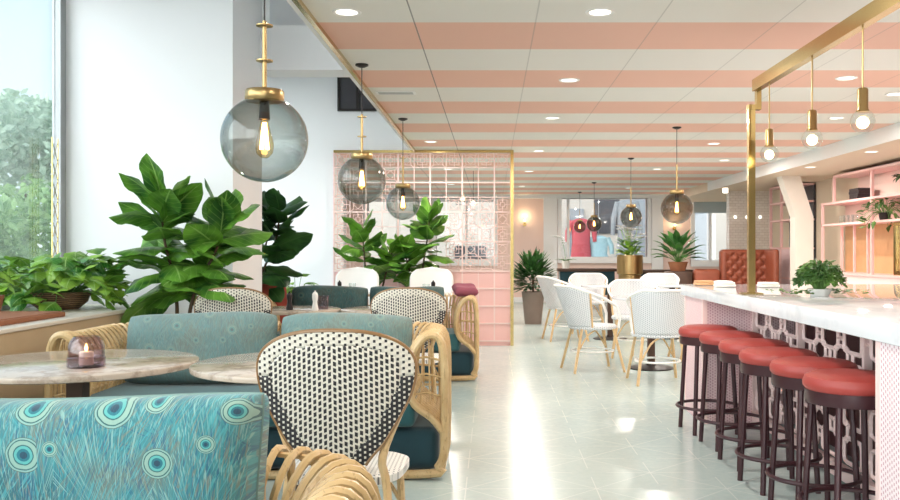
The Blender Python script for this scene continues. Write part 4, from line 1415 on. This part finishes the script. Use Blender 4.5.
# shelf contents
def stack(name, lb, x, y, z, n, mat):
    for k in range(n):
        a = rng.uniform(-.06, .06)
        o = MB().rbox(-.11, .11, -.16, .16, 0, .038, .004, 1).build('book', mat, None, False, (x, y + rng.uniform(-.01, .01), z + k * .0385))
        o.rotation_euler.z = a
        lbk = ['at the bottom', 'second from the bottom', 'third from the bottom', 'on top'][k]
        tag(o, 'dark book lying %s of the pile on the top shelf' % lbk, 'book', 'dark books on the top shelf')
stack('book', '', SX + .17, 12.35, 1.9105, 4, 'book_dark')
t = bushy('trailing_plant', 'trailing green plant spilling over the middle shelf', (SX + .14, 11.55, 1.6005), 'fern_leaf', 60, .28, .2, .11, .05, 41, .1, trail=.26, sq=.8)
MB().lathe([(.06, 0), (.08, .1), (.07, .1), (0, .09)], n=18).build('pot', 'dark_metal', t)
t = bushy('potted_plant', 'small dark plant in a black pot on the top shelf', (SX + .15, 10.9, 1.9105), 'dark_leaf', 50, .14, .12, .1, .05, 42, .15)
MB().lathe([(.07, 0), (.1, .16), (.09, .16), (0, .14)], n=18).build('pot', 'dark_metal', t)
for k, y in enumerate((12.9, 12.75, 12.6, 12.45)):
    tumbler('shelf_glass', 'glass on the middle shelf, %s of the row' % ['farthest', 'second', 'third', 'nearest'][k], (SX + .12, y, 1.6005), .045, .11, 'clear_glass', 'glass', 'glasses on the middle shelf')
t = thing('gold_mirror', 'gold framed mirror standing on the back bar', 'mirror', (SX + .12, 10.75, .9055))
MB().box(0, .02, -.42, .42, 0.03, .62).build('mirror_glass', 'clear_glass', t, False)
MB().box(-.02, .03, -.46, -.40, 0, .66).box(-.02, .03, .40, .46, 0, .66).box(-.02, .03, -.40, .40, 0, .05).box(-.02, .03, -.40, .40, .61, .66).build('mirror_frame', 'brass', t, False)

# ------------------------------------------------------------------ RUST BOOTH SOFA
t = thing('booth_sofa', 'rust leather tufted booth sofa at the far end below the small window', 'sofa', (3.95, 15.1, 0))
def tufted(x0, x1, z0, z1, y, nx, nz, dep=.05):
    m = MB(); v = []; f = []; n1 = nx * 8; n2 = nz * 8
    for j in range(n2 + 1):
        for i in range(n1 + 1):
            u = i / n1; w = j / n2
            a = abs(math.sin(PI * (u * nx + w * nz))) * abs(math.sin(PI * (u * nx - w * nz)))
            v.append((x0 + (x1 - x0) * u, y - dep * a ** .5 - .02, z0 + (z1 - z0) * w))
    for j in range(n2):
        for i in range(n1):
            o = j * (n1 + 1) + i
            f.append((o, o + 1, o + n1 + 2, o + n1 + 1))
    m.add(v, f)
    return m
MB().rbox(-.1, .68, .0, .22, .1, 1.23, .06, 4).build('backrest', 'rust_leather', t)
tufted(-.04, .62, .5, 1.18, 0.0, 4, 4).build('tufted_panel', 'rust_leather', t)
MB().rbox(-.56, -.1, .0, .24, .1, .90, .07, 4).build('low_backrest', 'rust_leather', t)
MB().rbox(-.56, .68, -.55, .0, .12, .46, .05, 4).build('seat', 'rust_leather', t)
MB().box(-.5, .62, -.5, .2, 0, .1).build('plinth', 'dark_wood', t, False)
MB().rbox(.62, .72, -.5, .22, .1, 1.23, .04, 3).build('wing', 'rust_leather', t)
# blind on the small far window
t = tag(MB().box(4.68, 5.6, YB - .16, YB - .12, 2.08, 2.42).build('roller_blind', 'blind_grey', None, False), 'grey roller blind half lowered over the small far window', 'blind')

# ------------------------------------------------------------------ WALL LIGHTS, CEILING FITTINGS
def sconce(lb, loc, rotz=0.0, s=1.0):
    t = thing('wall_sconce', lb, 'lamp', loc, rotz)
    MB().lathe([(0, 0), (.045, 0), (.045, .012), (0, .012)], n=20, M=Matrix.Rotation(PI / 2, 4, 'X')).build('back_plate', 'brass', t)
    MB().tube(smooth_path([(0, -.01, 0), (0, -.08, -.02), (0, -.1, .04)], 4), .008, 6).build('arm', 'brass', t)
    MB().lathe([(.03, .04), (.055, .16), (.05, .16), (.027, .045)], n=20, c=(0, -.1, 0)).build('shade', 'clear_glass', t)
    MB().sphere((0, -.1, .085), .03, 12, 8).build('bulb', 'warm_glow', t)
    l = bpy.data.lights.new('sconce_light', 'POINT'); l.energy = 2.2 * s; l.color = (1, .75, .45); l.shadow_soft_size = .05
    o = bpy.data.objects.new('sconce_light', l); COL.objects.link(o); o.parent = t; o.location = (0, -.13, .17)
    return t
sconce('brass wall sconce on the far wall beside the pink screen edge', (.76, YB, 1.82))
sconce('brass wall sconce on the far wall behind the palm', (4.25, YB, 1.72))
for k, x in enumerate((4.58, 4.80, 5.05)):
    t = thing('wall_bulb', 'small glowing wall bulb on the tiled wall, %s' % ['by its outer corner', 'middle of three', 'nearest the shelves'][k], 'lamp', (x, 17.0, 1.84), 0, 'wall bulbs on the tiled wall')
    MB().lathe([(0, 0), (.025, 0), (.025, .03), (0, .03)], n=16, M=Matrix.Rotation(PI / 2, 4, 'X')).build('holder', 'brass', t)
    MB().sphere((0, -.055, 0), .03, 12, 8).build('bulb', 'downlight_glow', t)
DL = [(-.78, 4.83, 0), (.58, 4.83, 0), (.58, 6.76, 0), (.585, 8.7, 0), (-.72, 10.6, 0), (2.63, 6.68, 0), (3.33, 8.7, 0), (2.66, 10.8, 0), (3.3, 7.37, 0), (3.3, 12.8, 0), (.6, 11.6, 0), (.6, 14.6, 0), (2.6, 14.2, 0), (.6, 18.0, 0), (2.8, 18.5, 0),
      (4.3, 10.2, 1), (4.28, 12.1, 1), (4.4, 7.2, 1), (-.5, 1.5, 0), (.6, 2.4, 0), (2.2, 2.2, 0), (-.7, 14.2, 0), (-.8, 17.5, 0)]
proto = None
DLW = ['striped ceiling, by the brass edge on the first white stripe', 'striped ceiling, on the first white stripe over the aisle', 'striped ceiling, on the second pink stripe over the aisle',
       'striped ceiling, fourth stripe over the aisle before the armchairs', 'striped ceiling, beside the third smoked globe pendant', 'striped ceiling, left of the bulb pendant rail end', 'striped ceiling, between the bulb pendants and the soffit',
       'striped ceiling, beyond the brass post top', 'striped ceiling, at the frame edge beside the nearest bulb pendant', 'striped ceiling, close to the soffit far beyond the post', 'striped ceiling, just past the pink screen edge',
       'striped ceiling, above the potted bush', 'striped ceiling, behind the bronze pendant over the bar end', 'striped ceiling, close to the wall sconce', 'striped ceiling, close to the far window',
       'beige soffit, over the pink bar shelves', 'beige soffit, over the bent white column', 'beige soffit, over the bar, out beyond the view edge', 'striped ceiling, above the nearest settee', 'striped ceiling, above the near aisle',
       'striped ceiling, above the near end of the bar', 'striped ceiling, behind the pink screen', 'striped ceiling, far behind the pink screen']
DLW[5] = 'striped ceiling, between bronze pendant and brass rail'
def dl_label(i, x, y, s):
    return 'round recessed downlight in the ' + DLW[i]
for i, (x, y, s) in enumerate(DL):
    z = 2.334 if s else ZC
    lb = dl_label(i, x, y, s)
    if proto is None:
        t = thing('downlight', lb, 'ceiling light', (x, y, z), 0, 'recessed ceiling downlights')
        MB().lathe([(.058, -.002), (.075, -.006), (.08, 0), (.058, 0)], n=28).build('trim_ring', 'white_plastic', t)
        MB().lathe([(0, -.003), (.058, -.003), (.058, -.0005), (0, -.0005)], n=28).build('diffuser', 'downlight_glow', t)
        proto = t
    else:
        t = dup(proto, (x, y, z), 0, lb)
    l = bpy.data.lights.new('downlight_lamp', 'AREA'); l.shape = 'DISK'; l.size = .075; l.energy = (15.0 if y > 11 else (5.0 if y < 4 else 8.0)) if not s else 5.0; l.color = (1, .93, .84)
    o = bpy.data.objects.new('downlight_lamp', l); COL.objects.link(o); o.parent = t; o.location = (0, 0, -.012)
t = thing('ceiling_vent', 'white slotted air vent in the striped ceiling near the brass edge', 'vent', (-.78, 7.3, ZC))
MB().box(-.16, .16, -.06, .06, -.006, 0).build('vent_frame', 'white_plastic', t, False)
MB().box(-.14, .14, -.04, -.01, -.008, -.006).box(-.14, .14, .01, .04, -.008, -.006).build('vent_slot', 'grey_metal', t, False)
tag(MB().rbox(-.045, .045, -.03, .03, -.09, 0, .01, 2).build('emergency_light', 'downlight_glow', None, True, (4.20, 16.2, 2.334)), 'small glowing emergency light under the soffit at the far end', 'light')
# brass trellis strip standing in the window
t = thing('trellis_strip', 'slender brass lattice strip standing against the tall window', 'trellis', (-3.35, 6.90, .8))
m = MB()
for y in (-.045, .045):
    m.tube([(0, y, 0), (0, y, 1.28)], .005, 5)
m.build('rails', 'brass', t)
m = MB()
for k in range(8):
    z = .05 + k * .15
    m.tube([(0, -.045, z), (0, .045, z + .15)], .003, 4).tube([(0, .045, z), (0, -.045, z + .15)], .003, 4)
m.build('lattice', 'brass', t)
tag(MB().rbox(-.28, .28, -.5, .5, 0, .03, .006, 2).box(-.26, .26, -.48, .48, .03, .034).build('wood_tray', 'terracotta', None, True, (-2.98, 5.2, .8005)), 'reddish wood tray lying on the window ledge', 'tray')
